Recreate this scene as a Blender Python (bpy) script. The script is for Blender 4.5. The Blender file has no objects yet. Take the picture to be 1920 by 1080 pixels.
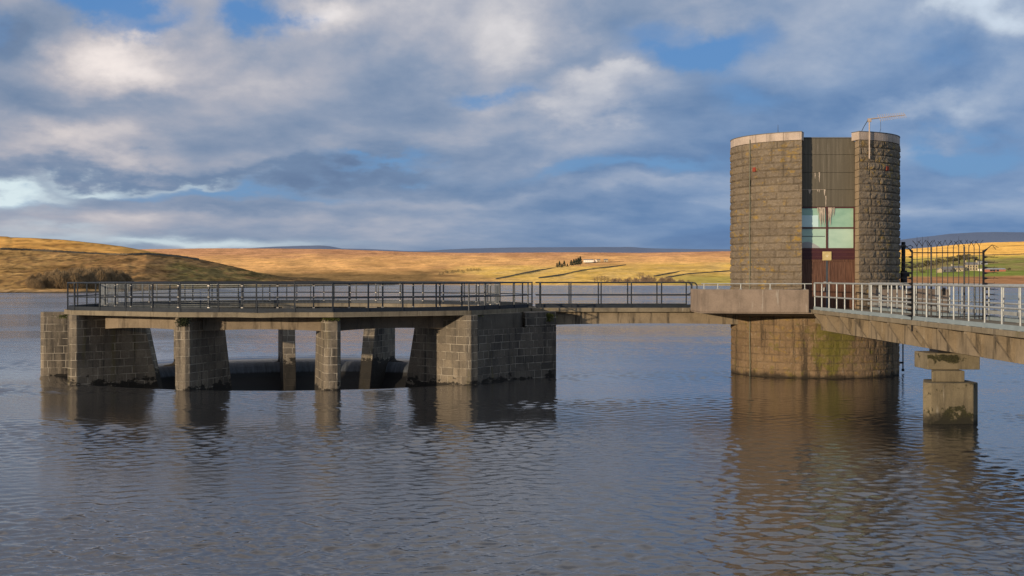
import bpy, math, random
import numpy as np
from mathutils import Vector, noise as mn
random.seed(7)
rng = np.random.default_rng(7)
C = bpy.context.scene.collection
R = math.radians
F, HZ, EYE = 2500.0, 521.0, 4.0

# ------------------------------------------------------------------ helpers
WLOC = {}
def tag(o, label=None, cat=None, group=None, kind=None):
    if label: o['label'] = label
    if cat: o['category'] = cat
    if group: o['group'] = group
    if kind: o['kind'] = kind
    return o
def thing(name, label, cat, loc=(0, 0, 0), group=None):
    o = bpy.data.objects.new(name, None); C.objects.link(o)
    o.empty_display_size = 0.3
    o.location = loc; WLOC[o.name] = Vector(loc)
    return tag(o, label, cat, group)
def wl(o):
    return WLOC.get(o.name, Vector((0, 0, 0))) if o else Vector((0, 0, 0))

class MB:
    def __init__(s): s.v = []; s.f = []
    def add(s, vs, fs):
        b = len(s.v); s.v += [tuple(p) for p in vs]; s.f += [tuple(i + b for i in f) for f in fs]; return s
    def box(s, x0, x1, y0, y1, z0, z1):
        return s.add([(x0,y0,z0),(x1,y0,z0),(x1,y1,z0),(x0,y1,z0),(x0,y0,z1),(x1,y0,z1),(x1,y1,z1),(x0,y1,z1)],
                     [(0,3,2,1),(4,5,6,7),(0,1,5,4),(1,2,6,5),(2,3,7,6),(3,0,4,7)])
    def bar(s, p, q, w, h, up=(0,0,1)):
        p = Vector(p); q = Vector(q); d = (q - p).normalized(); u = Vector(up)
        sx = d.cross(u)
        if sx.length < 1e-5: sx = d.cross(Vector((1,0,0)))
        sx.normalize(); u = sx.cross(d)
        vs = []
        for e in (p, q):
            for a, b in ((-1,-1),(1,-1),(1,1),(-1,1)): vs.append(e + sx*a*w/2 + u*b*h/2)
        return s.add(vs, [(0,1,2,3),(7,6,5,4),(0,4,5,1),(1,5,6,2),(2,6,7,3),(3,7,4,0)])
    def prism(s, poly, z0, z1):
        n = len(poly)
        ar = sum(poly[i][0]*poly[(i+1)%n][1]-poly[(i+1)%n][0]*poly[i][1] for i in range(n))
        if ar < 0: poly = poly[::-1]
        vs = [(x,y,z0) for x,y in poly] + [(x,y,z1) for x,y in poly]
        fs = [tuple(range(n))[::-1], tuple(range(n,2*n))] + [(i,(i+1)%n,n+(i+1)%n,n+i) for i in range(n)]
        return s.add(vs, fs)
    def tube(s, p, q, r0, r1=None, n=6, cap=True):
        if r1 is None: r1 = r0
        p = Vector(p); q = Vector(q); d = (q - p)
        if d.length < 1e-6: return s
        d.normalize()
        a = d.cross(Vector((0,0,1)))
        if a.length < 1e-4: a = d.cross(Vector((1,0,0)))
        a.normalize(); b = d.cross(a)
        vs = []
        for e, r in ((p, r0), (q, r1)):
            for k in range(n):
                t = 2*math.pi*k/n
                vs.append(e + a*(r*math.cos(t)) + b*(r*math.sin(t)))
        fs = [(k, n+k, n+(k+1)%n, (k+1)%n) for k in range(n)]
        if cap: fs += [tuple(range(n)), tuple(range(n,2*n))[::-1]]
        return s.add(vs, fs)
    def path(s, pts, r, n=6):
        for a, b in zip(pts, pts[1:]): s.tube(a, b, r, n=n)
        return s
    def mesh(s, name, mat, off=Vector((0,0,0)), smooth=False):
        m = bpy.data.meshes.new(name)
        m.from_pydata([(x-off[0],y-off[1],z-off[2]) for x,y,z in s.v], [], s.f)
        m.materials.append(mat)
        uv = m.uv_layers.new(name='UVMap')
        for p in m.polygons:
            nx, ny, nz = p.normal
            p.use_smooth = smooth
            hl = math.hypot(nx, ny)
            for li in p.loop_indices:
                x, y, z = m.vertices[m.loops[li].vertex_index].co + off
                if hl > 0.35: u = (-ny*x + nx*y)/hl; v = z
                else: u, v = x, y
                uv.data[li].uv = (u, v)
        return m
    def build(s, name, mat, parent=None, smooth=False, bevel=0):
        off = wl(parent)
        o = bpy.data.objects.new(name, s.mesh(name, mat, off, smooth)); C.objects.link(o)
        if parent: o.parent = parent
        if bevel:
            b = o.modifiers.new('bevel', 'BEVEL'); b.width = bevel; b.segments = 2; b.limit_method = 'ANGLE'
        return o
def place(mesh, name, parent, loc, rotz=0, scale=None):
    o = bpy.data.objects.new(name, mesh); C.objects.link(o)
    if parent: o.parent = parent
    o.location = Vector(loc) - wl(parent); o.rotation_euler = (0,0,rotz)
    if scale: o.scale = scale
    return o
def dup(root, loc, rotz=0, scale=None, label=None, group=None):
    r = root.copy(); C.objects.link(r); r.location = loc; r.rotation_euler = (0,0,rotz)
    if scale: r.scale = scale
    if label: r['label'] = label
    if group: r['group'] = group
    for ch in list(root.children):
        c = ch.copy(); C.objects.link(c); c.parent = r
    return r
def numpy_mesh(name, V, Fc, mat, smooth=True):
    m = bpy.data.meshes.new(name); m.from_pydata(V.tolist(), [], Fc.tolist() if hasattr(Fc,'tolist') else Fc)
    m.materials.append(mat)
    m.polygons.foreach_set('use_smooth', [smooth]*len(m.polygons)); m.update()
    return m
def set_col(m, cols, name='Col'):
    a = m.color_attributes.new(name, 'FLOAT_COLOR', 'POINT')
    c = np.ones((len(m.vertices), 4), dtype=np.float32); c[:, :cols.shape[1]] = cols
    a.data.foreach_set('color', c.ravel())
def gridfaces(nu, nv, wrap=False):
    f = []
    for j in range(nv-1):
        for i in range(nu-1 if not wrap else nu):
            i2 = (i+1) % nu
            f.append((j*nu+i, j*nu+i2, (j+1)*nu+i2, (j+1)*nu+i))
    return f

# ------------------------------------------------------------------ node helpers
class NT:
    def __init__(s, tree): s.t = tree; s.n = tree.nodes; s.l = tree.links
    def link(s, a, b): s.l.new(a, b)
    def put(s, inp, val):
        if isinstance(val, bpy.types.NodeSocket): s.l.new(val, inp)
        elif val is not None:
            if isinstance(val, (tuple, list)) and inp.type == 'RGBA' and len(val) == 3: val = (*val, 1)
            inp.default_value = val
    def math(s, op, a, b=None, c=None, clamp=False):
        n = s.n.new('ShaderNodeMath'); n.operation = op; n.use_clamp = clamp
        s.put(n.inputs[0], a)
        if b is not None: s.put(n.inputs[1], b)
        if c is not None: s.put(n.inputs[2], c)
        return n.outputs[0]
    def vmath(s, op, a, b=None):
        n = s.n.new('ShaderNodeVectorMath'); n.operation = op
        s.put(n.inputs[0], a)
        if b is not None: s.put(n.inputs[3 if op == 'SCALE' else 1], b)
        return n.outputs[1] if op in ('LENGTH','DOT_PRODUCT') else n.outputs[0]
    def mix(s, fac, a, b, mode='MIX'):
        n = s.n.new('ShaderNodeMix'); n.data_type = 'RGBA'; n.blend_type = mode
        s.put(n.inputs[0], fac); s.put(n.inputs[6], a); s.put(n.inputs[7], b); return n.outputs[2]
    def noise(s, vec, scale, detail=4, rough=.55, dist=0, out=0):
        n = s.n.new('ShaderNodeTexNoise'); s.put(n.inputs['Vector'], vec)
        n.inputs['Scale'].default_value = scale; n.inputs['Detail'].default_value = detail
        n.inputs['Roughness'].default_value = rough; n.inputs['Distortion'].default_value = dist
        return n.outputs[out]
    def ramp(s, fac, stops, interp='LINEAR'):
        n = s.n.new('ShaderNodeValToRGB'); e = n.color_ramp; e.interpolation = interp
        while len(e.elements) < len(stops): e.elements.new(.5)
        for el, (p, c) in zip(e.elements, stops):
            el.position = p; el.color = (*c, 1) if isinstance(c, (tuple, list)) else (c, c, c, 1)
        s.put(n.inputs[0], fac); return n.outputs[0]
    def maprange(s, v, a, b, c=0., d=1., smooth=True):
        n = s.n.new('ShaderNodeMapRange'); n.interpolation_type = 'SMOOTHSTEP' if smooth else 'LINEAR'
        s.put(n.inputs[0], v)
        for k, x in zip((1,2,3,4), (a,b,c,d)): n.inputs[k].default_value = x
        return n.outputs[0]
    def sep(s, v):
        n = s.n.new('ShaderNodeSeparateXYZ'); s.put(n.inputs[0], v); return n.outputs
    def comb(s, x, y, z=0.):
        n = s.n.new('ShaderNodeCombineXYZ'); s.put(n.inputs[0], x); s.put(n.inputs[1], y); s.put(n.inputs[2], z); return n.outputs[0]
    def bump(s, h, strength=.5, dist=.02, normal=None):
        n = s.n.new('ShaderNodeBump'); n.inputs['Strength'].default_value = strength; n.inputs['Distance'].default_value = dist
        s.put(n.inputs['Height'], h)
        if normal is not None: s.put(n.inputs['Normal'], normal)
        return n.outputs[0]
    def attr(s, name='Col'):
        n = s.n.new('ShaderNodeAttribute'); n.attribute_name = name; return n.outputs['Color']
    def pos(s): return s.n.new('ShaderNodeNewGeometry').outputs['Position']
    def uv(s): return s.n.new('ShaderNodeTexCoord').outputs['UV']
def new_mat(name):
    m = bpy.data.materials.new(name); m.use_nodes = True
    nt = NT(m.node_tree); b = m.node_tree.nodes['Principled BSDF']
    b.inputs['Roughness'].default_value = .85
    b.inputs['Specular IOR Level'].default_value = .25
    return m, nt, b
def mul(c, k): return tuple(x*k for x in c)

def simple_mat(name, col, rough=.7, metal=0, vary=.25, scale=6, spec=.3, bump=0):
    m, t, b = new_mat(name)
    p = t.pos(); n = t.noise(p, scale, 5)
    n2 = t.noise(p, scale*.23, 3)
    f = t.math('ADD', t.math('MULTIPLY', n, .6), t.math('MULTIPLY', n2, .4))
    t.put(b.inputs['Base Color'], t.ramp(f, [(.3, mul(col, 1-vary)), (.7, mul(col, 1+vary))]))
    b.inputs['Roughness'].default_value = rough; b.inputs['Metallic'].default_value = metal
    b.inputs['Specular IOR Level'].default_value = spec
    if bump: t.put(b.inputs['Normal'], t.bump(t.noise(p, scale*6, 4), bump, .01))
    return m

def concrete_mat(name, col, stain=.6, moss=.25, wet=True, weed=False):
    m, t, b = new_mat(name)
    p = t.pos(); xs = t.sep(p); 
    n = t.noise(p, 1.3, 6, .65); fine = t.noise(p, 22, 4, .7)
    base = t.ramp(n, [(.3, mul(col, .55)), (.5, col), (.72, mul(col, 1.3))])
    base = t.mix(.35, base, t.ramp(fine, [(.25, mul(col, .5)), (.75, mul(col, 1.4))]))
    st = t.comb(t.math('MULTIPLY', xs[0], 3.0), t.math('MULTIPLY', xs[1], 3.0), t.math('MULTIPLY', xs[2], .35))
    sm = t.maprange(t.noise(st, 1.1, 5, .7), .5, .68)
    base = t.mix(t.math('MULTIPLY', sm, stain), base, (.035, .03, .024))
    lime = t.maprange(t.noise(st, 2.3, 4, .6, out=0), .63, .72)
    base = t.mix(t.math('MULTIPLY', lime, .35), base, (.42, .39, .33))
    mo = t.maprange(t.noise(p, 2.7, 6, .7), .6, .72)
    base = t.mix(t.math('MULTIPLY', mo, moss), base, (.085, .085, .018))
    if weed:
        wn_ = t.noise(p, 3.2, 7, .72, .4)
        band = t.math('ADD', t.math('MULTIPLY', t.maprange(xs[2], .62, 1.1, 0, .13), t.maprange(xs[2], 1.14, 1.10, 0, 1)), t.maprange(xs[2], .70, .05, 0, .27))
        band = t.math('ADD', band, t.math('MULTIPLY', t.maprange(xs[2], 1.5, 1.75, 0, .2), t.maprange(xs[2], 1.9, 1.8, 0, 1)))
        band = t.math('MULTIPLY', band, t.maprange(t.math('ABSOLUTE', t.math('SUBTRACT', xs[0], 12.2)), .75, .2, .35, 1.))
        wm = t.maprange(t.math('ADD', wn_, band), .60, .68)
        base = t.mix(t.math('MULTIPLY', wm, .95), base, t.ramp(fine, [(.35, (.010,.010,.006)), (.7, (.045,.045,.014))]))
        spot = t.maprange(t.noise(p, 5.5, 2, .4), .76, .79)
        base = t.mix(spot, base, (.5,.47,.4))
    if wet:
        wz = t.math('ADD', xs[2], t.math('MULTIPLY', t.math('SUBTRACT', t.noise(p, 2.4, 4), .5), .9))
        base = t.mix(t.math('MULTIPLY', t.maprange(wz, .05, .38, 1, 0), .85), base, (.018, .017, .012))
    t.put(b.inputs['Base Color'], base)
    t.put(b.inputs['Normal'], t.bump(t.math('ADD', fine, t.math('MULTIPLY', n, 1.5)), .5, .02))
    return m

def masonry_mat(name, cols, mortar, row=.3, width=.62):
    m, t, b = new_mat(name)
    p = t.pos(); xs = t.sep(p); u, v, _ = t.sep(t.uv())
    rowi = t.math('FLOOR', t.math('DIVIDE', v, row))
    wn = t.n.new('ShaderNodeTexWhiteNoise'); wn.noise_dimensions = '1D'; t.put(wn.inputs['W'], rowi)
    r1 = wn.outputs['Value']
    wob = t.math('MULTIPLY', t.math('SUBTRACT', t.noise(p, 5, 2), .5), .03)
    u2 = t.math('ADD', t.math('ADD', t.math('MULTIPLY', u, t.math('ADD', t.math('MULTIPLY', r1, .5), .8)), t.math('MULTIPLY', r1, 37.0)), wob)
    v2 = t.math('ADD', v, t.math('MULTIPLY', wob, .6))
    br = t.n.new('ShaderNodeTexBrick'); br.offset = .5; br.offset_frequency = 2; br.squash_frequency = 3; br.squash = .7
    t.put(br.inputs['Vector'], t.comb(u2, v2))
    br.inputs['Scale'].default_value = 1; br.inputs['Brick Width'].default_value = width; br.inputs['Row Height'].default_value = row
    br.inputs['Mortar Size'].default_value = .014; br.inputs['Mortar Smooth'].default_value = .3; br.inputs['Bias'].default_value = 0
    t.put(br.inputs['Color1'], (0,0,0)); t.put(br.inputs['Color2'], (1,1,1)); t.put(br.inputs['Mortar'], (.5,.5,.5))
    mort = br.outputs['Fac']
    blk = t.ramp(br.outputs['Color'], [(0, cols[0]), (.35, cols[1]), (.7, cols[2]), (1, cols[3])])
    n = t.noise(p, .8, 6, .65); fine = t.noise(p, 18, 5, .7)
    blk = t.mix(.55, blk, t.ramp(n, [(.3, mul(cols[0], .7)), (.5, cols[1]), (.72, mul(cols[3], 1.15))]))
    blk = t.mix(.45, blk, t.ramp(fine, [(.25, (.18,)*3), (.75, (.88,)*3)]), 'OVERLAY')
    st = t.comb(t.math('MULTIPLY', xs[0], 2.2), t.math('MULTIPLY', xs[1], 2.2), t.math('MULTIPLY', xs[2], .22))
    sm = t.maprange(t.noise(st, 1.0, 5, .7), .5, .66)
    blk = t.mix(t.math('MULTIPLY', sm, .72), blk, (.024, .023, .022))
    mo = t.math('MULTIPLY', t.maprange(t.noise(st, .9, 6, .7, .4), .56, .7), .5)
    blk = t.mix(mo, blk, (.12, .105, .035))
    mf = t.math('MULTIPLY', mort, t.maprange(t.noise(p, 1.7, 4, .7), .40, .58, .12, 1.0))
    col = t.mix(mf, blk, mortar)
    lime = t.math('MULTIPLY', t.maprange(t.noise(t.comb(t.math('MULTIPLY', u, 5), t.math('MULTIPLY', v, .8), r1), 1.3, 4, .6), .68, .76), .3)
    col = t.mix(lime, col, (.4, .38, .34))
    wz = t.math('ADD', xs[2], t.math('MULTIPLY', t.math('SUBTRACT', t.noise(t.vmath('MULTIPLY', p, (1,1,2)), 1.5, 7, .7), .5), 1.9))
    col = t.mix(t.math('MULTIPLY', t.maprange(wz, -.02, .10, 1, 0), .93), col, (.012, .011, .009))
    t.put(b.inputs['Base Color'], col)
    h = t.math('ADD', t.math('MULTIPLY', mort, -1.2), t.math('ADD', t.math('MULTIPLY', fine, .55), t.math('MULTIPLY', n, .8)))
    t.put(b.inputs['Normal'], t.bump(h, .8, .03))
    return m

def rockface_mat(name, c0, c1, c2, lichen):
    """Col.r = random of the block, Col.g = joint mask, Col.b = proud/recessed"""
    m, t, b = new_mat(name)
    p = t.pos(); xs = t.sep(p); a = t.sep(t.attr())
    blk = t.ramp(a[0], [(0, c0), (.5, c1), (1, c2)])
    fine = t.noise(p, 14, 6, .75); n = t.noise(p, .7, 5, .6)
    blk = t.mix(.5, blk, t.ramp(fine, [(.3, mul(c0, .55)), (.52, c1), (.75, mul(c2, 1.35))]))
    blk = t.mix(.3, blk, t.ramp(n, [(.3, mul(c0, .7)), (.7, c2)]))
    li = t.math('MULTIPLY', t.maprange(t.noise(t.vmath('MULTIPLY', p, (1,1,1.7)), 2.6, 7, .72), .52, .62), t.maprange(t.noise(p, .55, 3), .36, .58))
    li = t.math('MULTIPLY', li, t.maprange(a[2], .15, .55))
    blk = t.mix(t.math('MULTIPLY', li, lichen), blk, (.36, .225, .03))
    pale = t.maprange(t.noise(p, 6.3, 6, .72), .56, .68)
    blk = t.mix(t.math('MULTIPLY', pale, .38), blk, (.38,.335,.265))
    st = t.comb(t.math('MULTIPLY', xs[0], 2.2), t.math('MULTIPLY', xs[1], 2.2), t.math('MULTIPLY', xs[2], .2))
    sm = t.maprange(t.noise(st, 1.15, 6, .7), .50, .63)
    low = t.maprange(xs[2], 2.2, 3.2, 1, .35)
    blk = t.mix(t.math('MULTIPLY', t.math('MULTIPLY', sm, low), .8), blk, (.03, .025, .018))
    gd = t.vmath('LENGTH', t.vmath('MULTIPLY', t.vmath('SUBTRACT', p, (12.75, 52.9, 1.55)), (1.0, .4, .75)))
    gm = t.math('MULTIPLY', t.maprange(t.math('ADD', t.noise(p, 2.6, 7, .72, .3), t.maprange(gd, 0, 1.5, .22, -.04)), .50, .66), t.maprange(xs[2], 2.1, 2.6, .75, 0))
    blk = t.mix(gm, blk, (.135, .125, .018))
    col = t.mix(t.math('MULTIPLY', t.math('MULTIPLY', a[1], t.maprange(t.noise(p, 2.1, 4), .35, .6, .15, 1)), .6), blk, (.07, .055, .036))
    wz = t.math('ADD', xs[2], t.math('MULTIPLY', t.math('SUBTRACT', t.noise(p, 1.8, 4), .5), .5))
    col = t.mix(t.math('MULTIPLY', t.maprange(wz, .02, .24, 1, 0), .85), col, (.02, .017, .012))
    t.put(b.inputs['Base Color'], col)
    t.put(b.inputs['Normal'], t.bump(t.math('ADD', fine, t.math('MULTIPLY', t.noise(p, 34, 4, .7), .5)), 1., .06))
    return m

# ------------------------------------------------------------------ materials
M = {}
M['pier'] = masonry_mat('weathered_ashlar', [(.07,.061,.050),(.135,.115,.087),(.18,.15,.11),(.235,.195,.14)], (.36,.32,.25))
M['pier_shaded'] = masonry_mat('shaded_weathered_ashlar', [(.045,.042,.038),(.085,.076,.064),(.115,.10,.08),(.15,.13,.10)], (.30,.27,.22))  # pier ashlar toned down: the abutment's shade put into the colour, beside staining
M['rock_up'] = rockface_mat('rockfaced_granite', (.14,.112,.08), (.205,.164,.116), (.27,.22,.155), .7)
M['rock_low'] = rockface_mat('rockfaced_base', (.15,.10,.058), (.225,.152,.085), (.29,.205,.118), .35)
M['coping'] = concrete_mat('pale_coping', (.40,.33,.27), .35, .1, False)
M['jamb'] = concrete_mat('dressed_jamb_stone', (.26,.20,.13), .3, .1, False)
M['concrete'] = concrete_mat('pink_concrete', (.215,.168,.128), .25, .04, False)
M['beam'] = concrete_mat('bridge_concrete', (.225,.18,.12), .92, .2, False)
M['ringbeam'] = concrete_mat('ring_concrete', (.21,.168,.118), .75, .2, False)
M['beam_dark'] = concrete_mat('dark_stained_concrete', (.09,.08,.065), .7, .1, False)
M['slab'] = concrete_mat('slab_concrete', (.19,.16,.11), .5, .5, False)
M['pierblock'] = concrete_mat('mossy_concrete', (.17,.142,.09), .45, .4, True, True)
M['darkrail'] = simple_mat('dark_painted_steel', (.022,.028,.036), .5, .3, .3, 9)
M['galv'] = simple_mat('galvanised_steel', (.34,.36,.35), .5, .35, .2, 7)
M['kick'] = simple_mat('pale_blue_steel', (.25,.31,.33), .55, .2, .15, 3)
M['wire'] = simple_mat('wire_mesh', (.20,.22,.23), .5, .4, .15, 5)
M['clip'] = simple_mat('mesh_clip', (.36,.34,.30), .5, .3, .15, 5)
M['black'] = simple_mat('black_iron', (.016,.016,.018), .5, .2, .3, 8)
M['door'] = None
M['fascia'] = simple_mat('plum_paint', (.05,.016,.02), .5, 0, .2, 4)
M['frame'] = simple_mat('maroon_frame', (.075,.028,.026), .45, 0, .25, 6)
M['plaque'] = simple_mat('sandstone_plaque', (.48,.38,.17), .7, 0, .2, 12)
M['plaque2'] = simple_mat('carved_plaque', (.58,.5,.3), .7, 0, .2, 12)
M['strip'] = simple_mat('grey_astragal', (.07,.08,.09), .4, .3, .2, 8)
M['lime'] = simple_mat('lime_run', (.44,.37,.29), .8, 0, .25, 20)
M['vent'] = simple_mat('red_clay_vent', (.24,.045,.025), .8, 0, .2, 20)
M['conduct'] = simple_mat('verdigris_strip', (.13,.145,.10), .6, .1, .25, 8)
M['alu'] = simple_mat('dull_aluminium', (.46,.37,.29), .5, .4, .2, 9)
M['lead'] = simple_mat('grey_roof', (.12,.13,.14), .6, .1, .2, 3)

def wood_mat():
    m, t, b = new_mat('stained_door_wood'); p = t.pos(); x = t.sep(p)
    g = t.noise(t.comb(t.math('MULTIPLY', x[0], 26), t.math('MULTIPLY', x[1], 26), t.math('MULTIPLY', x[2], 1.3)), 1, 6, .65, .3)
    pl = t.math('FRACT', t.math('MULTIPLY', x[0], 8.5))
    groove = t.maprange(pl, 0, .07, 1, 0)
    c = t.ramp(g, [(.28, (.04,.02,.013)), (.5, (.098,.046,.028)), (.72, (.18,.098,.064))])
    c = t.mix(t.math('MULTIPLY', groove, .7), c, (.02,.008,.006))
    t.put(b.inputs['Base Color'], c); b.inputs['Roughness'].default_value = .6
    t.put(b.inputs['Normal'], t.bump(t.math('SUBTRACT', g, groove), .4, .01)); return m
M['door'] = wood_mat()
def cladding_mat():
    m, t, b = new_mat('ribbed_cladding'); p = t.pos(); x = t.sep(p)
    rib = t.math('SINE', t.math('MULTIPLY', x[0], 62.0))
    st = t.noise(t.comb(t.math('MULTIPLY', x[0], 9), 0., t.math('MULTIPLY', x[2], .3)), 1, 5, .65)
    c = t.ramp(st, [(.3, (.085,.075,.055)), (.55, (.108,.096,.07)), (.75, (.17,.15,.115))])
    seam = t.maprange(t.noise(t.comb(t.math('MULTIPLY', x[0], 6), 0., t.math('MULTIPLY', x[2], .5)), 1.7, 4), .58, .7)
    top = t.maprange(x[2], 8.2, 9.6)
    c = t.mix(t.math('MULTIPLY', t.math('MULTIPLY', seam, top), .5), c, (.2,.18,.15))
    t.put(b.inputs['Base Color'], c); b.inputs['Roughness'].default_value = .6
    t.put(b.inputs['Normal'], t.bump(rib, .12, .004)); return m
M['clad'] = cladding_mat()
def pane_mat(name, c0, c1):
    m, t, b = new_mat(name); p = t.pos(); x = t.sep(p)
    g = t.noise(t.comb(t.math('MULTIPLY', x[0], 1.2), 0., t.math('MULTIPLY', x[2], 2.2)), 1.2, 3)
    t.put(b.inputs['Base Color'], t.ramp(g, [(.35, c0), (.65, c1)]))
    b.inputs['Roughness'].default_value = .08; b.inputs['Specular IOR Level'].default_value = .8; return m
M['pane'] = pane_mat('green_tinted_glass', (.22,.38,.28), (.29,.46,.34))
M['pane_pale'] = pane_mat('pale_blind_glass', (.45,.64,.62), (.52,.70,.66))
M['pane_low'] = pane_mat('pale_green_glass', (.33,.48,.37), (.40,.55,.43))

def water_mat():
    m, t, b = new_mat('reservoir_water'); p = t.pos(); x = t.sep(p)
    # wind ripples of several sizes; calmer and rougher patches
    w1 = t.noise(t.vmath('MULTIPLY', p, (.62, 1.15, 1)), 1.6, 4, .6, .35)
    w2 = t.noise(t.vmath('MULTIPLY', p, (.8, 1.25, 1)), 8.5, 3, .6, .2)
    patch = t.maprange(t.noise(t.vmath('MULTIPLY', p, (.35, 1, 1)), .045, 4, .6, .8), .38, .62, .35, 1.25)
    far = t.maprange(x[1], 46, 110, 0, 1)
    h = t.math('ADD', t.math('MULTIPLY', t.math('MULTIPLY', w1, .17), far), t.math('MULTIPLY', t.math('MULTIPLY', w2, .006), t.math('SUBTRACT', 1.0, t.math('MULTIPLY', far, .8))))
    h = t.math('MULTIPLY', h, patch)
    t.put(b.inputs['Base Color'], t.ramp(t.noise(p, .05, 3), [(.3, (.017,.017,.018)), (.7, (.023,.024,.026))]))
    b.inputs['Roughness'].default_value = .035; b.inputs['IOR'].default_value = 1.38
    b.inputs['Specular IOR Level'].default_value = 1.0
    n = t.n.new('ShaderNodeBump'); n.inputs['Strength'].default_value = 1; n.inputs['Distance'].default_value = 1
    t.put(n.inputs['Height'], h)
    # far normals tilted toward the near shore, shaped to mirror higher sky
    lean = t.maprange(x[1], 40, 115, 0, -.095)
    t.put(b.inputs['Normal'], t.vmath('NORMALIZE', t.vmath('ADD', n.outputs[0], t.comb(0., lean, 0.))))
    return m
M['water'] = water_mat()
def crest_mat():
    m, t, b = new_mat('wet_weir_concrete'); p = t.pos(); x = t.sep(p)
    ang = t.math('ARCTAN2', t.math('SUBTRACT', x[0], -9.0), t.math('SUBTRACT', x[1], 57.7))
    st = t.noise(t.comb(t.math('MULTIPLY', ang, 60), t.math('MULTIPLY', x[2], 1.2), 0.), 1, 5, .7)
    c = t.ramp(st, [(.3, (.025,.030,.036)), (.6, (.06,.068,.08)), (.78, (.13,.14,.155))])
    edge = t.math('ADD', x[2], t.math('MULTIPLY', t.math('SUBTRACT', st, .5), .12))
    c = t.mix(t.maprange(edge, -.62, -.72), c, (.006,.006,.006))  # blackens the throat: its deep shade painted in, along with slimy algae
    t.put(b.inputs['Base Color'], c); b.inputs['Roughness'].default_value = .55
    t.put(b.inputs['Normal'], t.bump(st, .4, .02)); return m
M['crest'] = crest_mat()

SUNV = Vector((-.70, -.72, .125)).normalized()     # direction towards the sun
def grass_mat(name, bend, sc=1.0, contrast=.5):
    """dry upright moor grass: blades stand up, so the shading normal leans off vertical"""
    m, t, b = new_mat(name); p = t.pos(); c = t.attr()
    n1 = t.noise(t.vmath('MULTIPLY', p, (1, .30, 1)), .035*sc, 8, .70)
    n2 = t.noise(t.vmath('MULTIPLY', p, (1, .22, 1)), .22*sc, 6, .74)
    n3 = t.noise(t.vmath('MULTIPLY', p, (1, .20, 1)), .012*sc, 5, .65, .6)
    k = t.math('ADD', t.math('MULTIPLY', n1, .45), t.math('MULTIPLY', n2, .55))
    c2 = t.mix(1., c, t.ramp(k, [(.34, (1-contrast,)*3), (.5, (1,)*3), (.64, (1+contrast*.9,)*3)]), 'MULTIPLY')
    rush = t.math('MULTIPLY', t.maprange(n3, .50, .66), t.maprange(n2, .42, .6))
    c2 = t.mix(t.math('MULTIPLY', rush, .7), c2, t.mix(1., c2, (.45, .40, .42), 'MULTIPLY'))
    t.put(b.inputs['Base Color'], c2); b.inputs['Roughness'].default_value = 1; b.inputs['Specular IOR Level'].default_value = 0
    g = t.n.new('ShaderNodeNewGeometry').outputs['Normal']
    nn = t.vmath('NORMALIZE', t.vmath('ADD', g, (-.75*bend, -.66*bend, 0)))
    t.put(b.inputs['Normal'], t.bump(k, .6, 1.6/sc, nn))
    return m
M['moor'] = grass_mat('dry_moor_grass', 1.1, .75, .62)
M['hill'] = grass_mat('rough_hill_grass', .3, 2.2, .95)
M['field'] = grass_mat('bleached_hill_grass', .9, 1.3, .5)
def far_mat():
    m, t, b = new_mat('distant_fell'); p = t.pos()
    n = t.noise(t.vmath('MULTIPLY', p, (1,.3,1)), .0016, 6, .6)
    t.put(b.inputs['Base Color'], t.ramp(n, [(.3, (.115,.155,.235)), (.7, (.16,.20,.28))])); b.inputs['Roughness'].default_value = 1  # distance haze is put into this blue-grey base colour
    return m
M['fell'] = far_mat()
M['conifer'] = simple_mat('conifer_needles', (.05,.062,.038), .9, 0, .5, .5)
M['bark'] = simple_mat('tree_bark', (.09,.07,.05), .9, 0, .3, 2)
M['twig'] = simple_mat('winter_twigs', (.23,.165,.09), .95, 0, .4, .6)
M['twig2'] = simple_mat('purple_brown_twigs', (.20,.14,.10), .95, 0, .35, .4)
M['wood'] = simple_mat('olive_winter_leaves', (.12,.105,.055), .95, 0, .45, .3)
M['drywall'] = simple_mat('dry_stone_wall', (.13,.11,.08), .95, 0, .4, .6)
M['white'] = simple_mat('white_render', (.80,.76,.66), .8, 0, .06, 1)
M['cream'] = simple_mat('cream_stone', (.46,.38,.24), .85, 0, .15, .7)
M['slate'] = simple_mat('grey_slate', (.16,.155,.15), .7, 0, .2, 1)
M['openings'] = simple_mat('dark_openings', (.03,.03,.035), .4, 0, .2, 1)
M['redsheet'] = simple_mat('red_sheet', (.38,.14,.09), .7, 0, .2, .8)
M['greysheet'] = simple_mat('grey_sheet', (.3,.31,.31), .7, 0, .2, .8)
M['moss'] = simple_mat('moss_leaves', (.075,.085,.018), .95, 0, .5, 8)
M['ivy'] = simple_mat('dark_ivy', (.028,.034,.014), .8, 0, .5, 9)
M['heather'] = simple_mat('shore_stones', (.2,.15,.1), .95, 0, .4, 1)

# ------------------------------------------------------------------ camera
cd = bpy.data.cameras.new('camera'); cam = bpy.data.objects.new('camera', cd); C.objects.link(cam)
cam.location = (0, 0, EYE); cam.rotation_euler = (R(90), 0, 0)
cd.sensor_width = 36; cd.lens = F/1920*36; cd.shift_y = -(540-HZ)/1920
cd.clip_start = .1; cd.clip_end = 60000
bpy.context.scene.camera = cam

# ------------------------------------------------------------------ sun and sky
sun_el = math.asin(SUNV.z)
sd = bpy.data.lights.new('sun', 'SUN'); so = bpy.data.objects.new('sun', sd); C.objects.link(so)
sd.energy = 4.5; sd.angle = R(.6); sd.color = (1, .79, .56)
so.rotation_euler = SUNV.to_track_quat('Z', 'Y').to_euler(); so.location = (-30, -30, 40)

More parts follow.
